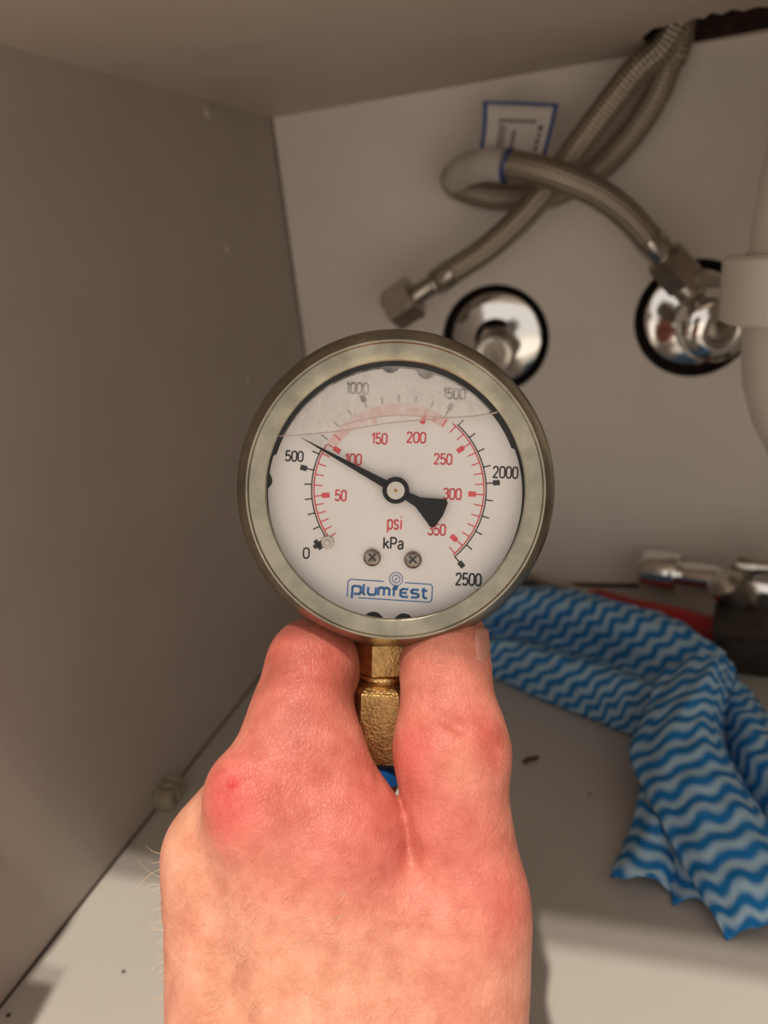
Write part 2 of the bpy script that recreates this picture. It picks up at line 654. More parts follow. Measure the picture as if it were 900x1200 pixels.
Rw = 0.0278
V, F = lathe(gC, gz, [(Rw + 0.0006, -0.0012), (Rw, -0.0008), (Rw, -0.0003), (Rw + 0.0003, 0.0), (Rw + 0.0036, 0.0001), (Rw + 0.0039, 0.0005), (Rw + 0.0043, 0.0005),
                      (Rw + 0.0048, -0.0001), (Rw + 0.0059, -0.0016), (Rw + 0.0070, -0.0036), (Rw + 0.0072, -0.0088), (Rw + 0.0068, -0.0098), (Rw + 0.0048, -0.0102), (Rw + 0.0040, -0.0100)], n=160, closed=False)
mesh_obj('bezel', V, F, M['steel'], gauge, angle=50)
V, F = lathe(gC, gz, [(0.0308, -0.0070), (0.0310, -0.0095), (0.0310, -0.0265), (0.0300, -0.0285), (0.0, -0.0290)], n=96, closed=False)
mesh_obj('case', V, F, M['case_steel'], gauge)
V, F = lathe(gC, gz, [(Rw + 0.0005, -0.0010), (Rw + 0.0012, -0.0054), (0.0, -0.0056)], n=96, closed=False)
mesh_obj('case_interior', V, F, M['inside'], gauge)
V, F = lathe(gC, gz, [(0.0, -0.0011), (Rw - 0.0001, -0.0011)], n=96, closed=False)
mesh_obj('glass', V, F, M['glass'], gauge, smooth=False)

# dial disc with bite-shaped notches
dc = (463.0, 577.5)
Rd = 149.0


def notch(px, py, r):
    return (px, py, r)


notches = [(458, 425, 12), (500, 432, 12), (437, 730, 13), (473, 731, 12), (308, 563, 11), (619, 620, 8)]
ring = []
N = 360
for k in range(N):
    a = 2 * math.pi * k / N
    r = Rd + (-3.0 if 0.35 < a < math.pi - 0.3 else 0)
    while r > Rd - 20:
        x, y = dc[0] + r * math.cos(a), dc[1] - r * math.sin(a)
        if all((x - q[0]) ** 2 + (y - q[1]) ** 2 > q[2] ** 2 for q in notches):
            break
        r -= 0.5
    ring.append(dp(dc[0] + r * math.cos(a), dc[1] - r * math.sin(a)))
V = [dp(*dc)] + ring
F = [(0, 1 + (k + 1) % N, 1 + k) for k in range(N)]
V2 = [np.array(v) - gz * 0.0006 for v in ring]
V = V + V2
F += [(1 + k, 1 + (k + 1) % N, 1 + N + (k + 1) % N, 1 + N + k) for k in range(N)]
dial = mesh_obj('dial', V, F, M['dial'], gauge, smooth=False)

# ---- printed marks: flat strokes on the dial
INKZ = DZ + 0.00006


def strokes(polys, w, z=INKZ, rnd=True):
    """polys: list of polylines in photo pixels on the dial plane."""
    V, F = [], []
    for pl in polys:
        P = [np.array(p, float) for p in pl]
        for a, b in zip(P[:-1], P[1:]):
            d = b - a
            L = np.linalg.norm(d)
            if L < 1e-6:
                continue
            d /= L
            nn = np.array((-d[1], d[0])) * w / 2
            o = len(V)
            for q in (a + nn, a - nn, b - nn, b + nn):
                V.append(dp(q[0], q[1], z))
            F.append((o, o + 1, o + 2, o + 3))
        if rnd:
            for a in P[1:-1]:
                o = len(V)
                for k in range(8):
                    V.append(dp(a[0] + w / 2 * math.cos(k * math.pi / 4), a[1] - w / 2 * math.sin(k * math.pi / 4), z))
                F.append(tuple(range(o, o + 8)))
    return V, F


AC = (467.5, 573.5)


def pol(r, deg, c=AC):
    a = math.radians(deg)
    return (c[0] + r * math.cos(a), c[1] - r * math.sin(a))


def interp(v, xs, ys):
    return float(np.interp(v, xs, ys))


KP = ([0, 500, 1000, 1500, 2000, 2500], [214.4, 167.3, 111.5, 57.9, 3.9, -50.3])
PS = ([0, 50, 100, 150, 200, 250, 300, 350, 362], [214.6, 184.6, 147.5, 109.5, 70.7, 32.9, -3.7, -41.5, -50.3])


def arc(r, a0, a1, n=60):
    return [pol(r, a0 + (a1 - a0) * k / n) for k in range(n + 1)]


def ink(name, parts, m, label=None):
    o = mesh_obj(name, *merge(*parts), m, dial, smooth=False)
    if label:
        o['label'] = label
    return o


ink('scale_arc', [strokes([arc(102.3, 214.6, 152, 30)], 1.5)], M['ink_black'])
ink('scale_arc', [strokes([arc(102.3, 48, -50.5, 40)], 1.5)], M['ink_black'])
ink('scale_arc', [strokes([arc(99.6, 214, 148, 30)], 1.6)], M['ink_red'])
ink('scale_arc', [strokes([arc(99.6, 51, -50.5, 40)], 1.6)], M['ink_red'])
def band(r0, r1, a0, a1, n=60, z=INKZ - 0.00003):
    V = []
    for k in range(n + 1):
        a = a0 + (a1 - a0) * k / n
        V += [dp(*pol(r0, a), z), dp(*pol(r1, a), z)]
    return V, [(2 * k, 2 * k + 2, 2 * k + 3, 2 * k + 1) for k in range(n)]


ink('scale_arc', [band(88.0, 100.5, 146, 54)], M['ink_pink_blur'])  # refracted smear of the red arc, painted as a flat band
for v in range(0, 2501, 100):
    a = interp(v, *KP)
    if v % 500 == 0:
        parts = [strokes([[pol(102, a), pol(112, a)]], 1.5), strokes([[pol(110.5, a), pol(118.5, a)]], 6.2, rnd=False)]
        if v == 0:
            parts = [strokes([[pol(102, a), pol(106, a)]], 1.5), strokes([[pol(109, a), pol(121, a)], [pol(115, a + 3.2), pol(115, a - 3.2)]], 5.2, rnd=False)]
    else:
        parts = [strokes([[pol(102, a), pol(111, a)]], 1.5)]
    ink('kpa_mark', parts, M['ink_hazed'] if 680 < v < 1660 else M['ink_black'])
for v in range(0, 361, 10):
    a = interp(v, *PS)
    if v % 50 == 0 and v > 0:
        parts = [strokes([[pol(99, a), pol(90, a)]], 1.5), strokes([[pol(90.5, a), pol(81.5, a)]], 6.0, rnd=False)]
    else:
        parts = [strokes([[pol(99, a), pol(89.5, a)]], 1.4)]
    ink('psi_mark', parts, M['ink_pink_blur'] if 110 < v < 195 else M['ink_red'])

# ---- lettering
DIG = {
    '0': [[(0, .22), (.12, .04), (.32, 0), (.5, .04), (.62, .22), (.62, .78), (.5, .96), (.3, 1), (.12, .96), (0, .78), (0, .22)]],
    '1': [[(.08, .78), (.34, 1), (.34, 0)]],
    '2': [[(.02, .76), (.08, .93), (.3, 1), (.52, .94), (.6, .76), (.52, .55), (.02, 0), (.64, 0)]],
    '3': [[(.02, .82), (.12, .96), (.32, 1), (.52, .95), (.6, .77), (.5, .57), (.24, .54)], [(.5, .53), (.62, .36), (.62, .2), (.5, .04), (.3, 0), (.1, .04), (0, .2)]],
    '5': [[(.6, 1), (.08, 1), (.04, .5), (.2, .6), (.44, .6), (.6, .46), (.62, .24), (.5, .05), (.28, 0), (.1, .04), (0, .18)]],
    'p': [[(0, -.3), (0, .72)], [(0, .56), (.14, .7), (.34, .72), (.5, .58), (.5, .14), (.36, 0), (.16, 0), (0, .14)]],
    's': [[(.46, .58), (.36, .71), (.16, .72), (.03, .6), (.06, .44), (.42, .28), (.48, .12), (.34, 0), (.14, 0), (0, .14)]],
    'i': [[(.1, 0), (.1, .72)], [(.1, .9), (.1, 1.0)]],
    'k': [[(0, 0), (0, 1)], [(.46, .7), (.02, .3)], [(.16, .42), (.5, 0)]],
    'P': [[(0, 0), (0, 1), (.36, 1), (.54, .88), (.56, .66), (.46, .5), (.3, .46), (0, .46)]],
    'a': [[(.04, .6), (.2, .72), (.38, .7), (.46, .56), (.46, 0)], [(.46, .4), (.14, .38), (0, .22), (.06, .04), (.24, 0), (.46, .16)]],
}
WID = {'0': .62, '1': .42, '2': .64, '3': .62, '5': .62, 'p': .5, 's': .48, 'i': .2, 'k': .5, 'P': .56, 'a': .46}


def text(name, s, cx, cy, width, h, m, rot=-2.5, w=1.9, gap=.2, z=INKZ):
    tot = sum(WID[c] for c in s) + gap * (len(s) - 1)
    sx = width / tot
    polys = []
    x = -tot / 2
    ca, sa = math.cos(math.radians(rot)), math.sin(math.radians(rot))
    for c in s:
        for pl in DIG[c]:
            q = []
            for a, b in pl:
                u, v = (x + a) * sx, (b - .5) * h
                q.append((cx + u * ca - v * sa, cy - (u * sa + v * ca)))
            polys.append(q)
        x += WID[c] + gap
    return ink(name, [strokes(polys, w, z)], m)


K, RD = M['ink_black'], M['ink_red']
text('numeral', '0', 358.9, 648.2, 6.5, 12, K)
text('numeral', '500', 344.9, 534.6, 20, 11.5, K)
text('numeral', '1000', 418.4, 454.9, 26, 12.5, M['ink_hazed'], w=2.1)
text('numeral', '1500', 532.0, 461.5, 26, 12, M['ink_hazed'], w=2.0)
text('numeral', '2000', 592.4, 553.6, 28.5, 13, K)
text('numeral', '2500', 549.0, 679.0, 29, 13.5, K, w=2.2)
text('numeral', '50', 399.3, 580.7, 12.5, 12, RD)
text('numeral', '100', 413.8, 538.4, 19, 12.5, RD)
text('numeral', '150', 444.4, 514, 18, 12, RD)
text('numeral', '200', 487.8, 512.7, 21.5, 12, RD)
text('numeral', '250', 519.2, 538, 20.5, 12, RD)
text('numeral', '300', 530, 578.9, 20.5, 12.5, RD)
text('numeral', '350', 511.8, 620.7, 20, 12.5, RD)
text('unit_mark', 'psi', 462.9, 612.6, 16.5, 15, RD, w=2.0)
text('unit_mark', 'kPa', 461, 636.7, 22, 13, K, w=2.1)

# maker's mark: framed wordmark with a little round emblem
LOG = {
    'p': ([[(0, -.62), (0, .85), (.15, 1), (.8, 1), (.95, .85), (.95, .15), (.8, 0), (.2, 0)]], .95),
    'l': ([[(0, 1.35), (0, .15), (.12, 0), (.22, 0)]], .22),
    'u': ([[(0, 1), (0, .2), (.18, 0), (.7, 0), (.88, .2)], [(.88, 1), (.88, 0)]], .88),
    'm': ([[(0, 0), (0, .82), (.16, 1), (.48, 1), (.62, .85), (.62, 0)], [(.62, .85), (.78, 1), (1.05, 1), (1.22, .82), (1.22, 0)]], 1.22),
    'f': ([[(.22, 0), (.22, 1.1), (.36, 1.3), (.68, 1.3)], [(0, .95), (.62, .95)]], .66),
    'e': ([[(.9, 0), (.2, 0), (0, .2), (0, .8), (.2, 1), (.88, 1)], [(0, .5), (.72, .5)]], .9),
    's': ([[(.85, 1), (.2, 1), (.02, .85), (.02, .65), (.2, .52), (.66, .5), (.85, .36), (.85, .16), (.66, 0), (0, 0)]], .85),
    't': ([[(.24, 1.35), (.24, .18), (.4, 0), (.68, 0)], [(0, .95), (.66, .95)]], .68),
}


def rot_pt(c, u, v, deg):
    a = math.radians(deg)
    return (c[0] + u * math.cos(a) - v * math.sin(a), c[1] - (u * math.sin(a) + v * math.cos(a)))


lc = (456.9, 692.4)
word = 'plumfest'
tot = sum(LOG[c][1] for c in word) + .30 * (len(word) - 1)
sx, sy = 88.0 / tot, 9.0
x = -tot / 2
polys = []
for c in word:
    for pl in LOG[c][0]:
        polys.append([rot_pt(lc, (x + a) * sx, (b - .55) * sy - 1.0, -3.6) for a, b in pl])
    x += LOG[c][1] + .30
ink('wordmark', [strokes(polys, 2.9)], M['ink_blue'], 'blue rounded wordmark lettering')
bx = [(-8, 10.6), (-47, 10.6), (-49.5, 8), (-49.5, -8.5), (-49.5, -10.4)]
bx2 = [(-36, -10.4), (47, -10.4), (49.5, -8), (49.5, 8), (47, 10.6), (17, 10.6)]
ink('wordmark_frame', [strokes([[rot_pt(lc, u, v, -3.6) for u, v in b] for b in (bx, bx2)], 1.3)], M['ink_blue'])
ec = (464.2, 678.6)


def ringpl(c, r, n=24, a0=0, a1=360):
    return [(c[0] + r * math.cos(math.radians(a0 + (a1 - a0) * k / n)), c[1] - r * math.sin(math.radians(a0 + (a1 - a0) * k / n))) for k in range(n + 1)]


ink('emblem', [strokes([ringpl(ec, 7.8), ringpl(ec, 4.6)], 1.0), strokes([[(ec[0] - 1.8, ec[1] + 2.2), (ec[0] + 1.8, ec[1] - 2.2)], [(ec[0], ec[1] + 8), (ec[0], ec[1] + 11)]], 1.3)], M['ink_blue'], 'blue round emblem')


# ---- needle, hub, screws, stop pin
def plate(poly, z0, z1):
    n = len(poly)
    V = [dp(p[0], p[1], z0) for p in poly] + [dp(p[0], p[1], z1) for p in poly]
    F = [tuple(range(n)), tuple(range(2 * n - 1, n - 1, -1))] + [(k, (k + 1) % n, n + (k + 1) % n, n + k) for k in range(n)]
    return V, F


pv = np.array((463.8, 574.0))
tip = np.array((353.0, 513.0))
d = _n(tip - pv)
nn = np.array((-d[1], d[0]))


def nd(t, s):
    q = pv + d * t + nn * s
    return (q[0], q[1])


Lt = np.linalg.norm(tip - pv)
needle = mesh_obj('needle', *plate([nd(Lt, 0.3), nd(60, 3.0), nd(10, 5.0), nd(-15, 5.0), nd(-30, 6.5), nd(-40, 11), nd(-57.0, 19.0), nd(-61, 16), nd(-63.0, 0.0), nd(-61, -16), nd(-57.0, -19.0), nd(-40, -11), nd(-30, -6.5), nd(-15, -5.0), nd(10, -5.0), nd(60, -3.0), nd(Lt, -0.3)], DZ + 0.0016, DZ + 0.0012), M['needle'], gauge, smooth=False)


def disc_part(name, px, py, prof, m, parent, n=32):
    """prof in (pixel radius, height above the dial)."""
    k = gD / FOC
    return mesh_obj(name, *lathe(dp(px, py), gz, [(r * k * 1.03, z) for r, z in prof], n=n), m, parent)


disc_part('hub_ring', *pv, [(15.6, 0.0011), (15.6, 0.0020), (14.6, 0.0023), (11.6, 0.0023), (11.0, 0.0019)], M['needle'], gauge)
hub = disc_part('hub', *pv, [(11.2, 0.0012), (11.2, 0.0021), (10.2, 0.0024)], M['hub'], gauge)
disc_part('hub_pin', *pv, [(2.0, 0.0022), (2.0, 0.00262), (1.2, 0.0028)], M['gold'], gauge, 12)
for sx_, sy_ in ((436.2, 653.1), (483.8, 655.8)):
    s = disc_part('dial_screw', sx_, sy_, [(10.4, 0.0), (10.4, 0.0006), (9.4, 0.0010), (6, 0.0013)], M['screw'], gauge)
    q = mesh_obj('screw_slot', *merge(plate([(sx_ - 5, sy_ - 3.4), (sx_ - 3.4, sy_ - 5), (sx_ + 5, sy_ + 3.4), (sx_ + 3.4, sy_ + 5)], DZ + 0.00136, DZ + 0.0012),
                                      plate([(sx_ + 5, sy_ - 3.4), (sx_ + 3.4, sy_ - 5), (sx_ - 5, sy_ + 3.4), (sx_ - 3.4, sy_ + 5)], DZ + 0.00136, DZ + 0.0012)), M['ink_black'], s, smooth=False)
st = disc_part('stop_pin', 383.8, 634.9, [(7.6, 0.0), (7.6, 0.0005), (6.4, 0.0009), (4.2, 0.0009), (3.8, 0.0016), (2.8, 0.0018)], M['hub'], gauge, 24)

# ---- glycerine: liquid line and residue above it on the inside of the glass
zg = -0.0016
for pts, wpx, mm in (([(327, 511), (360, 509), (405, 504), (455, 496), (510, 491), (560, 487), (590, 481)], 1.3, 'meniscus'),
                     ([(395, 500), (430, 491), (460, 487), (500, 488), (545, 489), (582, 484)], 1.0, 'meniscus'),
                     ([(573, 484), (585, 479.5)], 1.6, 'ink_black')):
    P = catmull([dp(a, b, zg) for a, b in pts], 8)
    V, F, UV = tube(P, wpx * 0.5 * gD / FOC, 8)
    mesh_obj('liquid_line', V, F, M[mm], gauge)
fv = []
line = [(325, 511), (360, 509), (405, 504), (455, 496), (510, 491), (560, 487), (590, 481)]
top = []
for a, b in line:
    rr = 146.0
    yy = 575.5 - math.sqrt(max(rr * rr - (a - 463) ** 2, 0.0))
    top.append((a, min(yy, b)))
V = [dp(a, b, zg) for a, b in line] + [dp(a, b, zg) for a, b in top]
n_ = len(line)
F = [(k, k + 1, n_ + k + 1, n_ + k) for k in range(n_ - 1)]
# a finer top edge
V, F = [], []
m_ = 48
for k in range(m_ + 1):
    a = 325 + (590 - 325) * k / m_
    b = float(np.interp(a, [p[0] for p in line], [p[1] for p in line]))
    yy = min(575.5 - math.sqrt(max(146.5 ** 2 - (a - 463) ** 2, 0.0)), b)
    V += [dp(a, b, zg), dp(a, yy, zg)]
for k in range(m_):
    F.append((2 * k, 2 * k + 2, 2 * k + 3, 2 * k + 1))
mesh_obj('residue_film', V, F, M['film'], gauge, smooth=False)
bub = []
for k in range(46):
    t = random.random()
    a = 345 + 75 * t + random.gauss(0, 6)
    b = 503 - 38 * t * random.random() - random.random() * 10
    if (a - 463) ** 2 + (b - 575) ** 2 < 142 ** 2:
        bub.append(strokes([ringpl((a, b), random.uniform(1.2, 3.6), 12, random.uniform(0, 180), random.uniform(200, 420))], 0.8, zg + 0.0001))
bo = mesh_obj('bubbles', *merge(*bub), M['film'], gauge, smooth=False)
bo['kind'] = 'stuff'

# ---- brass stem, coupling and hose tail below the case
sp0 = CP(452, 700, 0.1825)
sdir = _n(CP(447.5, 900, 0.1838) - CP(452, 720, 0.1825))


def stem_t(py):
    best = min(np.linspace(-0.01, 0.09, 800), key=lambda t: abs(proj(sp0 + sdir * t)[1] - py))
    return float(best)


def proj(p):
    c = RCW.T @ (np.array(p) - CAM)
    return np.array((c[0] / c[2] * FOC + 450, c[1] / c[2] * FOC + 600, c[2]))


hh = tuple(RCW @ np.array((math.sin(0.30), 0, -math.cos(0.30))))


def hexprism(across, t0, t1, turn, ch=0.0006):
    xv = _n(np.cross(sdir, toC))
    h = xv * math.sin(turn) + np.cross(xv, sdir) * math.cos(turn)
    return hexnut(sp0, sdir, across, t0, t1, ch, hint=h)


mesh_obj('stem', *lathe(sp0, sdir, [(0.0062, stem_t(700)), (0.0062, stem_t(752))], n=32), M['brass'], gauge)
mesh_obj('stem_hexagon', *hexprism(0.0125, stem_t(748), stem_t(788), math.radians(-8)), M['brass'], gauge, angle=20)
mesh_obj('stem_collar', *lathe(sp0, sdir, [(0.0048, stem_t(786)), (0.0058, stem_t(789)), (0.0060, stem_t(792)), (0.0052, stem_t(794)), (0.0052, stem_t(796)), (0.0062, stem_t(798)), (0.0056, stem_t(802))], n=40), M['brass'], gauge)
mesh_obj('coupling_nut', *hexprism(0.0150, stem_t(800), stem_t(889), math.radians(5), 0.0012), M['brass'], gauge, angle=20)
mesh_obj('blue_sleeve', *lathe(sp0, sdir, [(0.0056, stem_t(887)), (0.0060, stem_t(889)), (0.0060, stem_t(911)), (0.0056, stem_t(913))], n=40), M['blue_plastic'], gauge)
mesh_obj('hose_ferrule', *lathe(sp0, sdir, [(0.0055, stem_t(912)), (0.0057, stem_t(914)), (0.0057, stem_t(924)), (0.0052, stem_t(927)), (0.0052, stem_t(945))], n=40), M['chrome'], gauge)

# ------------------------------------------------------------------ hand
RES = 0.95                                    # mm


def c3(px, py, d):
    return np.array(((px - 450) / FOC * d, (py - 600) / FOC * d, d), float)


def build_hand():
    lo = np.array((-92.0, 18.0, 36.0))
    hi = np.array((52.0, 190.0, 256.0))
    nx, ny, nz = [int(math.ceil((hi[i] - lo[i]) / RES)) + 1 for i in range(3)]
    gx_ = (lo[0] + RES * np.arange(nx)).astype(np.float32)
    gy_ = (lo[1] + RES * np.arange(ny)).astype(np.float32)
    gz_ = (lo[2] + RES * np.arange(nz)).astype(np.float32)
    BIG = np.float32(60.0)

    def window(a, b, pad):
        l = np.minimum(a, b) - pad
        h = np.maximum(a, b) + pad
        i0 = np.clip(np.floor((l - lo) / RES).astype(int), 0, [nx - 1, ny - 1, nz - 1])
        i1 = np.clip(np.ceil((h - lo) / RES).astype(int) + 1, 1, [nx, ny, nz])
        return tuple(slice(i0[k], i1[k]) for k in range(3))

    def cone(a, b, r0, r1, w):
        X = gx_[w[0]][:, None, None]
        Y = gy_[w[1]][None, :, None]
        Z = gz_[w[2]][None, None, :]
        ab = b - a
        L2 = float(ab.dot(ab)) + 1e-9
        t = ((X - a[0]) * ab[0] + (Y - a[1]) * ab[1] + (Z - a[2]) * ab[2]) / np.float32(L2)
        t = np.clip(t, 0, 1).astype(np.float32)
        dx = X - (a[0] + t * ab[0]).astype(np.float32)
        dy = Y - (a[1] + t * ab[1]).astype(np.float32)
        dz = Z - (a[2] + t * ab[2]).astype(np.float32)
        return (np.sqrt(dx * dx + dy * dy + dz * dz) - (r0 + t * np.float32(r1 - r0))).astype(np.float32)

    def smin(a, b, k):
        h = np.maximum(k - np.abs(a - b), 0) / k
        return np.minimum(a, b) - h * h * k * 0.25

    def new():
        return np.full((nx, ny, nz), BIG, np.float32)

    def add(vol, p, q, r0, r1, k):
        a, b = c3(*p), c3(*q)
        w = window(a, b, max(r0, r1) + 14)
        vol[w] = smin(vol[w], cone(a, b, r0, r1, w), np.float32(k))

    # wrist / forearm run towards the viewer
    wr = c3(395, 1345, 152)
    back = RCW.T @ _n((-0.12, -1.0, 0.10))

    def along(p, s):
        q = p + back * s
        return (q[0] / q[2] * FOC + 450, q[1] / q[2] * FOC + 600, q[2])

    W = (395, 1345, 152)
    A = new()
    # metacarpals of the four fingers and the back of the hand
    add(A, (318, 962, 166), (395, 1330, 156), 13.0, 17.0, 5)
    add(A, (262, 1000, 173), (290, 1330, 160), 13.2, 16.5, 5)
    add(A, (252, 1045, 191), (310, 1330, 172), 12.0, 15, 6)
    add(A, (268, 1105, 205), (345, 1330, 184), 10.5, 13, 6)
    add(A, (372, 1080, 186), (420, 1320, 174), 12, 17, 8)
    # web / first dorsal interosseous
    add(A, (374, 885, 170.5), (402, 980, 165.5), 9.2, 12.2, 6)
    add(A, (358, 842, 173), (370, 880, 170), 10.6, 10.2, 5)
    add(A, (425, 1085, 166.5), (520, 1115, 166), 12.5, 11.5, 10)
    add(A, (402, 980, 165.5), (440, 1300, 157), 12.2, 16, 8)
    # knuckle heads
    add(A, (288, 925, 163), (300, 945, 163.5), 8.5, 9.5, 6)
    # forearm
    add(A, W, along(wr, 45), 24, 25, 14)
    add(A, along(wr, 45), along(wr, 110), 25, 30, 10)
    # index
    add(A, (318, 955, 165), (366, 778, 180), 12.6, 10.2, 4)
    add(A, (366, 778, 180), (418, 808, 206), 10.0, 8.8, 3)
    add(A, (418, 808, 206), (478, 838, 204), 8.6, 7.4, 3)
    # middle
    Bm = new()
    add(Bm, (262, 990, 174), (330, 885, 206), 12.4, 10.0, 4)
    add(Bm, (330, 885, 206), (402, 905, 225), 9.8, 8.8, 3)
    add(Bm, (402, 905, 225), (462, 930, 216), 8.6, 7.6, 3)
    Br = new()
    add(Br, (252, 1045, 191), (318, 960, 224), 12.0, 9.6, 4)
    add(Br, (318, 960, 224), (395, 985, 238), 9.4, 8.4, 3)
    add(Br, (395, 985, 238), (452, 1005, 226), 8.2, 7.2, 3)
    Bl = new()
    add(Bl, (268, 1105, 205), (318, 1050, 233), 10.4, 8.2, 4)
    add(Bl, (318, 1050, 233), (384, 1065, 240), 8.0, 7.2, 3)
    add(Bl, (384, 1065, 240), (430, 1075, 230), 7.0, 6.2, 3)
    # thumb
    Th = new()
    add(Th, (548, 1058, 163), (525, 1330, 158), 12.0, 16.5, 6)
    add(Th, (548, 1058, 163), (526, 880, 169), 12.2, 11.4, 5)
    add(Th, (526, 880, 169), (522, 780, 175), 11.5, 9.8, 4)
    add(Th, (522, 780, 175), (526, 748, 177), 9.8, 8.6, 3)
    add(Th, (545, 880, 170), (540, 860, 170), 8.6, 8.2, 6)
    add(Th, (470, 1090, 178), (450, 1330, 172), 12, 17, 10)

    Y = gy_[None, :, None]
    Z = gz_[None, None, :]
    py = (Y / Z * FOC + 600)
    # merge: fingers stay apart, the palm end flows together
    kf = np.clip((py - 955) / 90, 0, 1)
    kf = (0.8 + 6.0 * kf).astype(np.float32)
    H = smin(A, Bm, np.broadcast_to(kf, A.shape))
    kr = (0.8 + 6.0 * np.clip((py - 1010) / 90, 0, 1)).astype(np.float32)
    H = smin(H, Br, np.broadcast_to(kr, A.shape))
    kl = (0.8 + 6.0 * np.clip((py - 1070) / 80, 0, 1)).astype(np.float32)
    H = smin(H, Bl, np.broadcast_to(kl, A.shape))
    kt = (0.9 + 13.0 * np.clip((py - 998) / 80, 0, 1)).astype(np.float32)
    H = smin(H, Th, np.broadcast_to(kt, A.shape))
    del A, Bm, Br, Bl, Th

    def sample(p):
        q = (np.array(p) - lo) / RES
        i = np.clip(np.floor(q).astype(int), 0, [nx - 2, ny - 2, nz - 2])
        f = q - i
        v = 0.0
        for a in (0, 1):
            for b in (0, 1):
                for c in (0, 1):
                    v += H0[i[0] + a, i[1] + b, i[2] + c] * (f[0] if a else 1 - f[0]) * (f[1] if b else 1 - f[1]) * (f[2] if c else 1 - f[2])
        return float(v)

    H0 = H

    def surf(px, py_):
        t = 135.0
        r = np.array(((px - 450) / FOC, (py_ - 600) / FOC, 1.0))
        for _ in range(200):
            s = sample(r * t)
            if s < 0.05:
                return r * t
            t += max(s * 0.6, 0.15)
            if t > 250:
                return None
        return r * t

    def normal(p):
        e = 1.2
        g = np.array([sample(p + np.eye(3)[k] * e) - sample(p - np.eye(3)[k] * e) for k in range(3)])
        return g / (np.linalg.norm(g) + 1e-9)

    CV = np.full((nx, ny, nz), -BIG, np.float32)
    # creases pressed into the skin
    def crease(pts, rad, depth, k=1.2):
        P = []
        for a, b in zip(pts[:-1], pts[1:]):
            nseg = max(2, int(np.hypot(b[0] - a[0], b[1] - a[1]) / 8))
            for s in range(nseg + (b == pts[-1])):
                u = s / nseg
                q = surf(a[0] + (b[0] - a[0]) * u, a[1] + (b[1] - a[1]) * u)
                if q is not None:
                    P.append(q)
        for a, b in zip(P[:-1], P[1:]):
            if np.linalg.norm(a - b) > 8:
                continue
            w = window(a, b, rad + 3)
            c = -cone(a + normal(a) * (rad - depth), b + normal(b) * (rad - depth), rad, rad, w)
            CV[w] = np.maximum(CV[w], c)

    crease([(500, 833), (520, 842), (548, 860), (582, 884)], 1.5, 0.30)
    crease([(488, 1002), (484, 1010), (480, 1018)], 1.4, 0.4)
    crease([(486, 998), (494, 996)], 1.2, 0.5)
    crease([(262, 915), (300, 905), (330, 905)], 1.6, 0.3)
    # tiny graze on the knuckle
    crease([(269, 918), (275, 916)], 1.2, 0.6)
    for k in range(9):                       # fine wrinkles over the web, knuckle and thumb joint
        crease([(330 + 14 * k, 925 - 2 * k), (334 + 14 * k, 950 + k), (331 + 14 * k, 985 + 2 * k)], 1.5, 0.13)
    for k in range(6):
        crease([(330, 930 + 13 * k), (380, 924 + 14 * k), (440, 945 + 11 * k)], 1.5, 0.13)
    for k in range(7):
        crease([(505 + 13 * k, 1012), (508 + 13 * k, 1040 + 2 * k), (503 + 13 * k, 1070)], 1.5, 0.12)
    for k in range(4):
        crease([(335 + 6 * k, 822 + 13 * k), (358 + 5 * k, 820 + 13 * k), (380, 825 + 12 * k)], 1.5, 0.14)

    kc = np.float32(0.9)
    hc = np.maximum(kc - np.abs(H - CV), 0) / kc
    H = np.maximum(H, CV) + hc * hc * kc * 0.25
    del CV, hc
    # ---- surface nets
    neg = H < 0
    i_, j_, k_ = nx - 1, ny - 1, nz - 1
    cnt = np.zeros((i_, j_, k_), np.int8)
    for a in (0, 1):
        for b in (0, 1):
            for c in (0, 1):
                cnt += neg[a:a + i_, b:b + j_, c:c + k_]
    act = (cnt > 0) & (cnt < 8)
    idx = np.argwhere(act)
    cid = np.full((i_, j_, k_), -1, np.int32)
    cid[act] = np.arange(len(idx))
    corner = [(a, b, c) for a in (0, 1) for b in (0, 1) for c in (0, 1)]
    val = {c: H[idx[:, 0] + c[0], idx[:, 1] + c[1], idx[:, 2] + c[2]] for c in corner}
    acc = np.zeros((len(idx), 3))
    num = np.zeros(len(idx))
    for c in corner:
        for ax in range(3):
            if c[ax] == 0:
                e = list(c)
                e[ax] = 1
                e = tuple(e)
                v0, v1 = val[c], val[e]
                cr = (v0 < 0) != (v1 < 0)
                t = np.where(cr, v0 / np.where(cr, v0 - v1, 1), 0)
                p = np.array(c, float)[None, :].repeat(len(idx), 0)
                p[:, ax] = t
                acc[cr] += p[cr]
                num[cr] += 1
    pts = (idx + acc / num[:, None]) * RES + lo
    F = []
    for ax in range(3):
        b_, c_ = (ax + 1) % 3, (ax + 2) % 3
        s0 = [slice(None)] * 3
        s1 = [slice(None)] * 3
        s0[ax] = slice(0, -1)
        s1[ax] = slice(1, None)
        for s in (s0, s1):
            s[b_] = slice(1, -1)
            s[c_] = slice(1, -1)
        n0, n1 = neg[tuple(s0)], neg[tuple(s1)]
        for flip, mask in ((False, n0 & ~n1), (True, ~n0 & n1)):
            e = np.argwhere(mask)
            if not len(e):
                continue
            e[:, b_] += 1
            e[:, c_] += 1
            q = []
            for db, dc_ in ((-1, -1), (0, -1), (0, 0), (-1, 0)):
                g = e.copy()
                g[:, b_] += db
                g[:, c_] += dc_
                q.append(cid[g[:, 0], g[:, 1], g[:, 2]])
            q = np.stack(q, 1)
            if flip:
                q = q[:, ::-1]
            F.append(q[(q >= 0).all(1)])
    F = np.concatenate(F)
    return pts, F, surf


pts, quads, surf = build_hand()
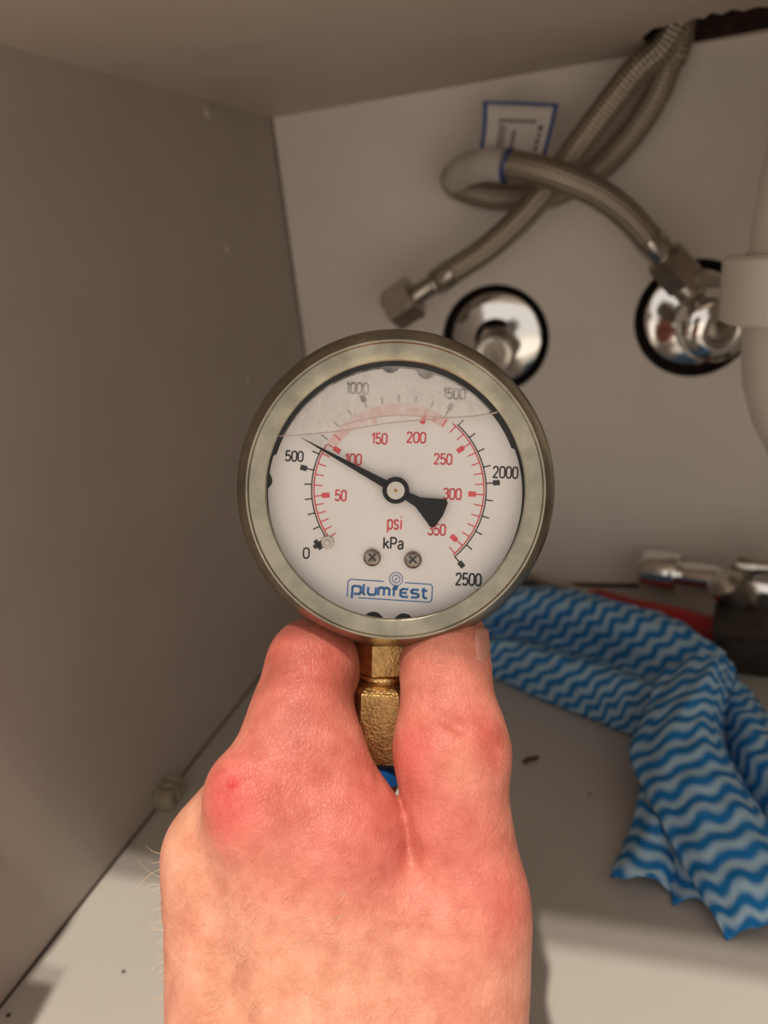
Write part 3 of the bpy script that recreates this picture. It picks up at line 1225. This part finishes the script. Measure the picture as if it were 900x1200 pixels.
# light relaxation
for it in range(2):
    acc = np.zeros_like(pts)
    num = np.zeros(len(pts))
    for a, b in ((0, 1), (1, 2), (2, 3), (3, 0)):
        np.add.at(acc, quads[:, a], pts[quads[:, b]])
        np.add.at(num, quads[:, a], 1)
        np.add.at(acc, quads[:, b], pts[quads[:, a]])
        np.add.at(num, quads[:, b], 1)
    pts = pts * 0.5 + 0.5 * acc / num[:, None]

# fine wandering relief of flesh, tendons
hand_root = empty('person', CAM + RCW @ (c3(395, 1345, 152) / 1000))
tag(hand_root, "bare left hand gripping the gauge's brass stem between thumb and forefinger", 'hand')
wpts = CAM + (pts / 1000) @ RCW.T
hand = mesh_obj('hand', wpts, quads, M['skin'], hand_root, angle=0)

tone = np.tile(np.array((0.65, 0.275, 0.195)), (len(pts), 1))


def blob(px, py, rad, col, amt):
    global tone
    q = surf(px, py)
    if q is None:
        return
    dd = np.linalg.norm(pts - q, axis=1)
    f = amt * np.exp(-(dd / rad) ** 2)
    tone = tone * (1 - f[:, None]) + np.array(col) * f[:, None]


RED = (0.60, 0.075, 0.078)
PNK = (0.57, 0.145, 0.122)
DRT_SHD = (0.27, 0.085, 0.055)  # brown of the dirt stains; the broad fingertip blobs also paint shade
PAL = (0.68, 0.36, 0.24)
for b in ((272, 925, 9, RED, .8), (262, 960, 6, RED, .5), (340, 900, 13, PNK, .7), (430, 940, 12, PNK, .7), (350, 820, 13, PNK, .8), (380, 770, 10, RED, .45),
          (335, 760, 9, RED, .45), (520, 790, 9, RED, .45), (570, 870, 8, RED, .65), (500, 900, 13, PNK, .75), (540, 940, 12, PNK, .4), (600, 1060, 9, RED, .45), (560, 1010, 10, PNK, .6),
          (480, 880, 7, RED, .4), (450, 1000, 12, PNK, .7), (380, 1010, 14, PNK, .5), (360, 755, 11, DRT_SHD, .42), (515, 765, 11, DRT_SHD, .36), (330, 840, 9, DRT_SHD, .15), (400, 815, 5, DRT_SHD, .6), (412, 795, 4, DRT_SHD, .45), (315, 795, 4, DRT_SHD, .45), (330, 780, 3, DRT_SHD, .4), (505, 815, 4, DRT_SHD, .5), (495, 800, 3, DRT_SHD, .35),
          (212, 960, 7, PAL, .9), (215, 1020, 8, PAL, .6), (540, 900, 6, PAL, .35), (300, 1180, 16, PAL, .6), (400, 1150, 14, PAL, .4), (230, 1150, 12, PAL, .5), (272, 917, 1.3, (0.55, 0.02, 0.02), .9)):
    blob(*b)
at = hand.data.color_attributes.new('skin_tone', 'FLOAT_COLOR', 'POINT')
at.data.foreach_set('color', np.concatenate([tone, np.ones((len(tone), 1))], 1).astype(np.float32).ravel())

# thumbnail on the far side of the thumb tip
NV, NF = [], []
na, nb = 9, 9
ctr0, ctr1 = c3(523, 778, 175), c3(527, 742, 177.5)
axv = _n(ctr1 - ctr0)
e1 = _n(np.array((0.956, 0, -0.25)) - axv * np.array((0.956, 0, -0.25)).dot(axv))
e2 = np.cross(axv, e1)
for i in range(na):
    t = -0.15 + 1.35 * i / (na - 1)
    c = ctr0 + (ctr1 - ctr0) * t
    r = 9.98 - 1.15 * max(t, 0)
    for j in range(nb):
        a = math.radians(-42 + 84 * j / (nb - 1))
        ed = 1 - 0.12 * abs(j - 4) / 4
        q_ = (abs(j - 4) / 4) ** 2
        tt = t + 0.30 * q_ * max(0.0, 0.6 - t) - 0.25 * q_ * max(0.0, t - 0.7)
        c = ctr0 + (ctr1 - ctr0) * tt
        NV.append(CAM + RCW @ ((c + (e1 * math.cos(a) + e2 * math.sin(a)) * r) / 1000))
for i in range(na - 1):
    for j in range(nb - 1):
        NF.append((i * nb + j, i * nb + j + 1, (i + 1) * nb + j + 1, (i + 1) * nb + j))
nail = mesh_obj('thumbnail', NV, NF, M['nail'], hand_root)
sm = nail.modifiers.new('solid', 'SOLIDIFY')
sm.thickness = 0.0006
sm.offset = 0

# fine hairs along the back of the hand
HV, HF = [], []


def hair(p0, dirs, L, bend, r=0.00006):
    p0 = np.array(p0)
    P = []
    for s in range(7):
        u = s / 6
        P.append(p0 + dirs * L * u + bend * L * u * u)
    V, F, _ = tube(P, np.linspace(r, r * 0.35, 7), 4, cap=False)
    o = len(HV)
    HV.extend(V)
    HF.extend([tuple(i + o for i in f) for f in F])


for py_ in list(range(1010, 1190, 9)) + [1000, 1040, 1080, 1090, 1120]:
    for px_ in range(178, 260, 2):
        q = surf(px_, py_)
        if q is not None:
            break
    else:
        continue
    p = CAM + RCW @ (q / 1000)
    d_ = RCW @ _n((-0.8 - random.random() * .5, random.uniform(-.6, .9), -0.2))
    b_ = RCW @ np.array((random.uniform(-.2, .8), random.uniform(-.5, .8), 0))
    hair(p, d_, random.uniform(0.002, 0.0065), b_)
for k in range(130):
    px_, py_ = random.uniform(205, 470), random.uniform(1040, 1195)
    q = surf(px_, py_)
    if q is None:
        continue
    p = CAM + RCW @ (q / 1000)
    d_ = RCW @ _n((random.uniform(-.9, -.1), random.uniform(.1, .7), -0.35))
    b_ = RCW @ np.array((random.uniform(-.4, .4), random.uniform(-.3, .5), 0.45))
    hair(p, d_, random.uniform(0.002, 0.005), b_, 0.00004)
ho = mesh_obj('arm_hair', HV, HF, M['hair'], hand_root, angle=0)
ho['kind'] = 'stuff'

# ------------------------------------------------------------------ braided hoses
HOSE_R = 0.0069


def hose(name, pts3, label, nut_dir_pts, nut_across, nutmat):
    root = empty(name, pts3[0])
    tag(root, label, 'hose', 'braided hoses on the back wall')
    P = catmull(pts3, 12)
    V, F, UV = tube(P, HOSE_R, 28)
    mesh_obj('braid', V, F, M['braid'], root, uv=UV)
    s, e = np.array(nut_dir_pts[0]), np.array(nut_dir_pts[1])
    ax = s - e                         # from hose towards nut end
    L = np.linalg.norm(ax)
    mesh_obj('ferrule', *lathe(e, ax, [(HOSE_R * 0.9, -0.001), (HOSE_R * 1.08, 0), (HOSE_R * 1.08, 0.010), (HOSE_R * .98, 0.011), (HOSE_R * 1.02, 0.012), (HOSE_R * .8, 0.0135), (HOSE_R * .8, L)], n=40), M['chrome_worn'], root)
    V, F = hexnut(e, ax, nut_across, L - 0.001, L + 0.0165, 0.001, hint=toC)
    nut = mesh_obj('nut', V, F, nutmat, root, angle=20)
    return root


h1 = [BK(531, 318, .425), BK(570, 292, .425), BK(612, 254, .427), BK(652, 206, .428), BK(697, 145, .428), BK(742, 87, .429), BK(778, 50, .429)]
h1 += [np.array(h1[-1]) + np.array((0.012, -0.002, 0.022)), np.array(h1[-1]) + np.array((0.02, -0.004, 0.05))]
hose('flexible_hose', h1, 'braided steel hose hanging free with its hexagonal nut above the gauge', (BK(486, 347, .425), BK(531, 318, .425)), 0.0212, M['nickel'])

h2 = [BK(760, 280, .418), BK(735, 252, .414), BK(700, 226, .410), BK(655, 207, .408), BK(610, 195, .411), BK(570, 193, .418), BK(541, 200, .428), BK(531, 211, .439), BK(545, 222, .447), BK(585, 231, .450), BK(640, 229, .450), BK(692, 205, .449), BK(735, 163, .447), BK(767, 115, .446), BK(783, 75, .445), BK(793, 56, .4445)]
h2 += [np.array(h2[-1]) + np.array((0.004, -0.002, 0.025)), np.array(h2[-1]) + np.array((0.008, -0.004, 0.05))]
hose2 = hose('flexible_hose', h2, 'braided steel hose with a paper tag looped and screwed to the right valve', (BK(779, 302, .420), BK(760, 280, .418)), 0.0185, M['nickel'])

# paper tag wrapped round the looped hose
wrapP = catmull([BK(594, 194, .4135), BK(570, 193, .418), BK(545, 199, .427), BK(534, 208, .436)], 8)
V, F, UV = tube(wrapP, 0.0079, 28, cap=False)
wrap = mesh_obj('tag_wrap', V, F, M['paper_grey'], hose2)
V, F, UV = tube(catmull([BK(597, 195, .4132), BK(593, 194, .4135)], 2), 0.0081, 28, cap=False)
mesh_obj('tag_edge', V, F, M['tag_blue'], hose2)


def tagpt(u, v, off=0.0):
    """u 0..1 left to right, v 0..1 top to bottom."""
    tl, tr, bl, br = (566, 118), (655, 121), (558, 192), (636, 196)
    x = (tl[0] * (1 - u) + tr[0] * u) * (1 - v) + (bl[0] * (1 - u) + br[0] * u) * v
    y = (tl[1] * (1 - u) + tr[1] * u) * (1 - v) + (bl[1] * (1 - u) + br[1] * u) * v
    x += 3 * math.sin(v * math.pi) * (1 - u)
    dep = .432 - 0.010 * v + 0.004 * math.sin(u * math.pi) + off
    return BK(x, y, dep)


def tagpatch(name, u0, u1, v0, v1, off, m, n=8):
    V, F = [], []
    for i in range(n + 1):
        for j in range(n + 1):
            V.append(tagpt(u0 + (u1 - u0) * i / n, v0 + (v1 - v0) * j / n, off))
    for i in range(n):
        for j in range(n):
            F.append((i * (n + 1) + j, i * (n + 1) + j + 1, (i + 1) * (n + 1) + j + 1, (i + 1) * (n + 1) + j))
    return V, F


flag = mesh_obj('tag_flag', *tagpatch('f', 0, 1, 0, 1, 0, None), M['paper'], hose2)
sm = flag.modifiers.new('solid', 'SOLIDIFY')
sm.thickness = 0.0003
mesh_obj('tag_border', *merge(tagpatch('', 0, 1, 0, .045, -.0004, None), tagpatch('', 0, .055, 0, 1, -.0004, None), tagpatch('', .945, 1, 0, 1, -.0004, None)), M['tag_blue'], flag)
pr = [(.22, .75, .27, .33), (.24, .29, .36, .95), (.31, .34, .38, .95), (.43, .49, .45, .95), (.10, .30, .86, .92)]
mesh_obj('tag_print', *merge(*[tagpatch('', a, b, c, d_, -.0004, None, 3) for a, b, c, d_ in pr]), M['print_grey'], flag)
pr = [(.80, .86, .36, .43), (.81, .85, .47, .55), (.79, .85, .58, .63), (.80, .84, .67, .75), (.79, .84, .80, .86), (.78, .83, .92, .98)]
mesh_obj('tag_print', *merge(*[tagpatch('', a, b, c, d_, -.0004, None, 3) for a, b, c, d_ in pr]), M['ink_black'], flag)

# ------------------------------------------------------------------ wall outlets
YW = YB + T * 0.6


def flange(p, R, parent):
    prof = [(R, 0.0), (R, 0.0012), (R * 0.985, 0.0030), (R * 0.95, 0.0044), (R * 0.88, 0.0052), (R * 0.70, 0.0062), (R * 0.52, 0.0070), (R * 0.42, 0.0074), (R * 0.40, 0.006)]
    return mesh_obj('cover_plate', *lathe((p[0], YW - 0.0005, p[2]), (0, -1, 0), prof, n=72, closed=False), M['chrome'], parent, angle=60)


o1 = empty('water_outlet', (pL[0], YW, pL[2]))
tag(o1, 'open threaded water outlet with round chrome cover plate just above the gauge', 'pipe outlet')
flange(pL, 0.0288, o1)
mesh_obj('threaded_spigot', *lathe((pL[0] + 0.001, YW, pL[2] - 0.003), (0.06, -1, -0.05), [(0.0105, 0.0), (0.0105, 0.016)] + [(0.0098 if k % 2 else 0.0106, 0.018 + 0.0011 * k) for k in range(14)] + [(0.0095, 0.0345), (0.0068, 0.0348), (0.0064, 0.010), (0.0, 0.010)], n=48, closed=False), M['chrome_worn'], o1)
V, F = hexnut((pL[0] + 0.001, YW, pL[2] - 0.003), (0.06, -1, -0.05), 0.024, 0.012, 0.019, 0.0008)
mesh_obj('lock_nut', V, F, M['nickel'], o1, angle=20)

o2 = empty('stop_valve', (pR[0], YW, pR[2]))
tag(o2, 'chrome stop valve on its round cover plate beside the white trap', 'valve')
flange(pR, 0.0282, o2)
bodyP = BK(826, 368, .425)
mesh_obj('inlet_pipe', *lathe((pR[0] + 0.004, YW, pR[2]), np.array(bodyP) - np.array((pR[0] + 0.004, YW, pR[2])), [(0.009, 0), (0.009, 0.03), (0.0105, 0.031), (0.0105, 0.048)], n=32), M['chrome_worn'], o2)
mesh_obj('valve_body', *lathe(np.array(BK(838, 380, .436)), np.array(BK(812, 350, .42)) - np.array(BK(838, 380, .436)), [(0.004, -0.004), (0.0105, 0.0), (0.0115, 0.008), (0.0105, 0.016), (0.0068, 0.019), (0.0058, 0.03)], n=36), M['chrome'], o2)
mesh_obj('outlet_neck', *lathe(BK(818, 358, .418), np.array(BK(796, 330, .421)) - np.array(BK(818, 358, .418)), [(0.0052, -.006), (0.0052, 0.008), (0.0062, 0.0085), (0.0062, 0.0115), (0.005, 0.012), (0.005, 0.016)], n=32), M['chrome_worn'], o2)
hp = np.array(BK(828, 372, .420))
hd = np.array(BK(850, 400, .382)) - hp
knob = mesh_obj('handle', *lathe(hp, hd, [(0.0085, -0.006), (0.0145, -0.002), (0.0160, 0.001), (0.0160, 0.005), (0.0148, 0.0062), (0.0148, 0.0080), (0.0166, 0.0092), (0.0172, 0.0125), (0.0166, 0.0190), (0.0148, 0.0240), (0.0110, 0.0265), (0.0075, 0.0268), (0.0068, 0.0255), (0.0, 0.0255)], n=64, closed=False), M['chrome'], o2, angle=35)
mesh_obj('handle_screw', *lathe(hp + _n(hd) * 0.0255, hd, [(0.0052, 0), (0.0052, 0.0008), (0.004, 0.0014)], n=24), M['screw'], knob)

# ------------------------------------------------------------------ white waste trap
tp = np.array(BK(983, 320, .325))
trap = empty('waste_trap', (tp[0], tp[1], tp[2]))
tag(trap, 'white plastic waste trap with a wide collar at the right edge', 'waste trap')
sc_ = proj(tp)[2] / FOC


def zt_(py):
    return (320 - py) * sc_


prof = [(0.010, zt_(560)), (0.020, zt_(545)), (0.029, zt_(500)), (0.0345, zt_(450)), (0.0365, zt_(390)), (0.0365, zt_(330)), (0.0355, zt_(260)), (0.033, zt_(190)), (0.029, zt_(140)), (0.024, zt_(105)), (0.021, zt_(90)), (0.021, zt_(20))]
KS = 0.325 / 0.385
prof = [(r * KS, z) for r, z in prof]
mesh_obj('trap_body', *lathe(tp, (0.03, 0.02, 1), prof, n=64), M['white_plastic'], trap, angle=60)
mesh_obj('collar', *lathe(tp, (0.03, 0.02, 1), [(r * KS, z) for r, z in [(0.037, zt_(371)), (0.0445, zt_(371)), (0.0463, zt_(367)), (0.0463, zt_(297)), (0.0445, zt_(293)), (0.037, zt_(293))]], n=64, closed=False), M['white_plastic'], trap, angle=40)
V, F = box((-0.006, -0.004, -0.012), (0.006, 0.004, 0.012))
V = [tuple(tp + np.array((0.0, -0.040, 0.0)) + np.array(v)) for v in V]
mesh_obj('collar_clip', V, F, M['white_plastic'], trap, smooth=False)
pp = catmull([tp + np.array((0, 0.02, 0.03)), tp + np.array((0.04, 0.08, 0.035)), tp + np.array((0.05, 0.133, 0.035))], 6)
V, F, UV = tube(pp, 0.0145, 32)
mesh_obj('outlet_pipe', V, F, M['white_plastic'], trap)


# ------------------------------------------------------------------ cloth
def sheet(rows, pu=8, pv=8):
    """rows of (px, py, height mm) -> smooth sheet; returns verts, faces, uv in metres."""
    G = [[FL(px, py, h / 1000) for px, py, h in r] for r in rows]
    G = [catmull(r, pu) for r in G]
    G = np.array(G)
    S = np.array([catmull(list(G[:, j]), pv) for j in range(G.shape[1])])   # columns
    S = S.transpose(1, 0, 2)
    nr, nc = S.shape[:2]
    du = np.linalg.norm(np.diff(S, axis=1), axis=2).mean(0)
    dv = np.linalg.norm(np.diff(S, axis=0), axis=2).mean(1)
    cu = np.concatenate([[0], np.cumsum(du)])
    cv = np.concatenate([[0], np.cumsum(dv)])
    for i in range(nr):
        for j in range(nc):
            w = 0.0006 * math.sin(cu[j] * 420 + cv[i] * 190) + 0.0005 * math.sin(cu[j] * 150 - cv[i] * 510 + 1)
            S[i, j, 2] = max(S[i, j, 2] + w, 0.0011)
    V = S.reshape(-1, 3)
    UV = [(cu[j], cv[i]) for i in range(nr) for j in range(nc)]
    F = [(i * nc + j, i * nc + j + 1, (i + 1) * nc + j + 1, (i + 1) * nc + j) for i in range(nr - 1) for j in range(nc - 1)]
    return V, F, UV


def rot_uv(UV, deg, off=(0, 0)):
    c, s = math.cos(math.radians(deg)), math.sin(math.radians(deg))
    return [(u * c - v * s + off[0], u * s + v * c + off[1]) for u, v in UV]


pieces = []
# rolled bundle at the back (rows run from the front foot over the crest to the back foot)
V, F, UV = sheet([
    [(548, 800, 0), (580, 797, 0), (625, 818, 0), (685, 842, 0), (735, 862, 0), (790, 880, 0)],
    [(545, 775, 15), (582, 770, 16), (630, 786, 17), (690, 808, 18), (745, 826, 18), (800, 850, 16)],
    [(545, 755, 22), (590, 752, 24), (640, 764, 25), (700, 783, 26), (760, 805, 28), (815, 835, 26)],
    [(548, 745, 14), (600, 743, 14), (650, 753, 14), (710, 770, 17), (780, 798, 27), (830, 825, 30)],
    [(550, 712, 34), (605, 705, 36), (655, 708, 38), (715, 722, 40), (790, 745, 42), (848, 785, 40)],
    [(560, 695, 34), (610, 690, 36), (655, 690, 37), (715, 703, 38), (790, 727, 40), (850, 765, 38)],
    [(565, 722, 16), (612, 718, 17), (658, 720, 18), (718, 735, 18), (792, 762, 18), (852, 800, 16)],
    [(568, 745, 0), (614, 742, 0), (660, 745, 0), (720, 760, 0), (794, 790, 0), (852, 825, 0)]], 8, 6)
pieces.append((V, F, rot_uv(UV, -48)))
# main flap coming towards the viewer
V, F, UV = sheet([
    [(772, 790, 33), (800, 775, 38), (830, 765, 41), (848, 768, 40), (862, 785, 30)],
    [(758, 830, 30), (790, 812, 36), (822, 800, 40), (842, 802, 36), (856, 818, 20)],
    [(738, 882, 20), (775, 862, 31), (812, 845, 35), (834, 846, 30), (850, 866, 12)],
    [(755, 925, 18), (788, 908, 27), (824, 893, 30), (850, 892, 25), (868, 912, 8)],
    [(780, 975, 14), (813, 958, 22), (850, 945, 25), (880, 943, 20), (900, 962, 6)],
    [(808, 1025, 9), (840, 1010, 17), (880, 998, 19), (914, 994, 15), (940, 1006, 4)],
    [(832, 1068, 5), (862, 1056, 11), (898, 1046, 13), (935, 1040, 10), (966, 1046, 3)],
    [(851, 1100, 1.5), (872, 1091, 4), (905, 1082, 5), (945, 1076, 4), (985, 1076, 1.5)]], 10, 8)
pieces.append((V, F, UV))
# flap turned to the right
V, F, UV = sheet([
    [(846, 800, 20), (860, 794, 24), (872, 802, 18), (880, 814, 6)],
    [(842, 848, 10), (866, 834, 24), (893, 838, 20), (912, 852, 6)],
    [(856, 905, 6), (884, 880, 22), (918, 878, 21), (948, 890, 6)],
    [(884, 958, 3), (914, 930, 18), (955, 925, 17), (990, 935, 4)],
    [(918, 1004, 2), (950, 980, 11), (990, 972, 11), (1030, 980, 2)]], 8, 8)
pieces.append((V, F, rot_uv(UV, 24)))
# two lobes peeping out at the lower left
V, F, UV = sheet([
    [(752, 915, 14), (768, 922, 16), (785, 932, 15), (800, 950, 12)],
    [(744, 955, 10), (762, 958, 14), (782, 968, 12), (800, 985, 6)],
    [(730, 992, 6), (753, 994, 11), (776, 1004, 9), (795, 1015, 3)],
    [(718, 1018, 5), (745, 1016, 9), (770, 1028, 7), (786, 1040, 1.5)],
    [(716, 1030, 2.5), (735, 1030, 6), (764, 1026, 7), (787, 1046, 1.2)]], 8, 6)
pieces.append((V, F, UV))
V, F, UV = sheet([
    [(785, 960, 8), (805, 975, 12), (825, 1005, 10)],
    [(786, 1000, 5), (808, 1010, 9), (832, 1035, 7)],
    [(786, 1035, 2), (812, 1040, 5), (845, 1062, 4)],
    [(788, 1060, 1.2), (815, 1055, 2.5), (850, 1070, 1.5)]], 8, 6)
pieces.append((V, F, rot_uv(UV, -8)))
V, F, UVs = [], [], []
for v, f, u in pieces:
    o = len(V)
    V += [tuple(p) for p in v]
    F += [tuple(i + o for i in q) for q in f]
    UVs += list(u)
cl = mesh_obj('cleaning_cloth', V, F, M['cloth'], uv=UVs, angle=0)
tag(cl, 'crumpled blue and white wavy striped cleaning cloth on the cabinet floor', 'cloth')
sm = cl.modifiers.new('solid', 'SOLIDIFY')
sm.thickness = 0.0009
sm.offset = 0

# ------------------------------------------------------------------ tools and old fittings behind the cloth
# red handle
sd = empty('screwdriver', FL(760, 715, 0.008))
tag(sd, 'tool with a long red plastic handle behind the blue cloth', 'tool')
a_, b_ = np.array(FL(690, 697, 0.0095)), np.array(FL(858, 750, 0.0095))
ax = b_ - a_
L = np.linalg.norm(ax)
mesh_obj('grip', *lathe(a_, ax, [(0.003, 0.0), (0.0055, 0.006), (0.006, L * .35), (0.0075, L * .5), (0.0090, L * .7), (0.0092, L * .9), (0.0080, L * .97), (0.004, L)], n=24), M['red_plastic'], sd)
mesh_obj('shaft', *lathe(a_, -ax, [(0.0030, -0.004), (0.0030, 0.055), (0.002, 0.06)], n=16), M['chrome_worn'], sd)

# old chrome tap lying on the floor against the back
tapr = empty('old_tap', FL(815, 700, 0.0))
tag(tapr, 'dismantled chrome tap lying at the back behind the blue cloth', 'tap')
q0 = np.array(FL(757, 668, 0.022))
q1 = np.array(FL(905, 690, 0.024))
ax = q1 - q0
mesh_obj('tap_nut', *lathe(q0, ax, [(0.0085, -0.001), (0.0125, 0.0), (0.0132, 0.0015), (0.0132, 0.019), (0.0125, 0.0205), (0.008, 0.021)], n=12), M['chrome'], tapr, angle=50)
mesh_obj('tap_barrel', *lathe(q0, ax, [(0.0072, 0.018), (0.0080, 0.024), (0.0085, 0.040), (0.0065, 0.042), (0.0065, 0.052), (0.0105, 0.054), (0.0110, 0.068), (0.0085, 0.072), (0.0085, 0.090)], n=40), M['chrome'], tapr)
c0 = np.array(FL(850, 682, 0.036))
c1 = np.array(FL(884, 730, 0.010))
mesh_obj('tap_spout', *lathe(c0, c1 - c0, [(0.005, -0.004), (0.0095, 0.0), (0.0100, 0.012), (0.0078, 0.014), (0.0078, 0.024), (0.0092, 0.025), (0.0092, 0.030), (0.006, 0.031)], n=32), M['chrome_worn'], tapr)
c0 = np.array(FL(862, 662, 0.040))
c1 = np.array(FL(935, 668, 0.040))
mesh_obj('tap_lever', *lathe(c0, c1 - c0, [(0.003, -0.002), (0.0052, 0.0), (0.0058, 0.008), (0.0042, 0.012), (0.0050, 0.035), (0.004, 0.045)], n=24), M['chrome_worn'], tapr)

# dark pouch at the right
pouch = empty('tool_pouch', FL(900, 790, 0))
tag(pouch, 'dark brown leather pouch lying between the cloth and the right edge', 'pouch')
bm = bmesh.new()
bmesh.ops.create_cube(bm, size=1)
bmesh.ops.scale(bm, vec=(0.085, 0.060, 0.022), verts=bm.verts[:])
bmesh.ops.bevel(bm, geom=bm.edges[:], offset=0.007, segments=4, profile=0.6, affect='EDGES')
me = bpy.data.meshes.new('pouch_body')
bm.to_mesh(me)
bm.free()
me.polygons.foreach_set('use_smooth', [True] * len(me.polygons))
me.materials.append(M['brown_leather'])
po = bpy.data.objects.new('pouch_body', me)
COL.objects.link(po)
pc = FL(948, 775, 0.0)
po.location = (pc[0], pc[1] + 0.006, 0.0113)
po.rotation_euler = (0, 0, math.radians(-8))
attach(po, pouch)
V, F = box((-0.0435, -0.032, 0.0205), (0.0435, 0.000, 0.0245))
m3 = Matrix.Translation((pc[0], pc[1] + 0.006, 0.0)) @ Matrix.Rotation(math.radians(-8), 4, 'Z')
mesh_obj('pouch_flap', [tuple(m3 @ Vector(v)) for v in V], F, M['brown_leather'], pouch, smooth=False)

# ------------------------------------------------------------------ small things on the cabinet
# ribbed cream block at the foot of the left panel
blk = empty('corner_block', LW(198, 925, 0.004))
tag(blk, 'small ribbed cream plastic block at the foot of the left panel', 'joint block')
bc = np.array(FL(199, 925, 0.006))
for k in range(3):
    V, F = box((XL + 0.0004, bc[1] - 0.0068 + k * 0.0046, 0.0006), (XL + 0.0085, bc[1] - 0.0034 + k * 0.0046, 0.0085))
    mesh_obj('rib', V, F, M['cream_plastic'], blk, smooth=False)
V, F = box((XL + 0.0002, bc[1] - 0.0062, 0.0004), (XL + 0.0068, bc[1] + 0.0055, 0.0068))
mesh_obj('block_core', V, F, M['cream_plastic'], blk, smooth=False)


def drip(px, py, r, l, label):
    p = np.array(LW(px, py, 0.0))
    V, F = lathe(p + np.array((0.0, 0, 0)), (0, 0, -1), [(0.0002, -l * .5), (r * .5, -l * .3), (r * .9, 0.0), (r, l * .25), (r * .7, l * .45), (0.0002, l * .55)], n=20, closed=False)
    V = [(max(v[0], XL + 0.00002), v[1], v[2]) for v in V]
    o = mesh_obj('glue_drip', V, F, M['silicone'])
    tag(o, label, 'glue drip', 'dried glue drips on the left panel')


drip(241, 127, 0.0030, 0.010, 'largest dried glue drip on the left panel, right under the cabinet top')
drip(265, 289, 0.0022, 0.008, 'dried glue drip in the middle of the left panel height')
drip(272, 242, 0.0012, 0.005, 'tiny pale glue drip just above the middle drip on the left panel')
drip(290, 442, 0.0017, 0.006, 'lowest dried glue drip on the left panel, beside the gauge rim')

cr = mesh_obj('wood_splinter', *merge(*[tube(catmull([FL(614, 894, 0.0011), FL(620, 889, 0.0016), FL(626, 889, 0.0013), FL(631, 886, 0.001)], 4), [0.0004] + [0.0009] * 11 + [0.0003], 8)[:2]]), M['debris'])
tag(cr, 'dark brown splinter on the floor between thumb and blue cloth', 'splinter')
for k, (px, py, r) in enumerate(((691, 931, .0005), (435 - 290, 1139, .0006), (10, 1190, .0007))):
    o = mesh_obj('grit', *lathe(FL(px, py, 0.0), (0, 0, 1), [(r, 0), (r * 1.1, r * .5), (r * .5, r)], n=8), M['debris'])
    tag(o, ('tiny dark speck on the floor left of the blue cloth', 'tiny dark speck on the lit floor left of the hand', 'dark speck in the bottom left corner of the floor')[k], 'speck')
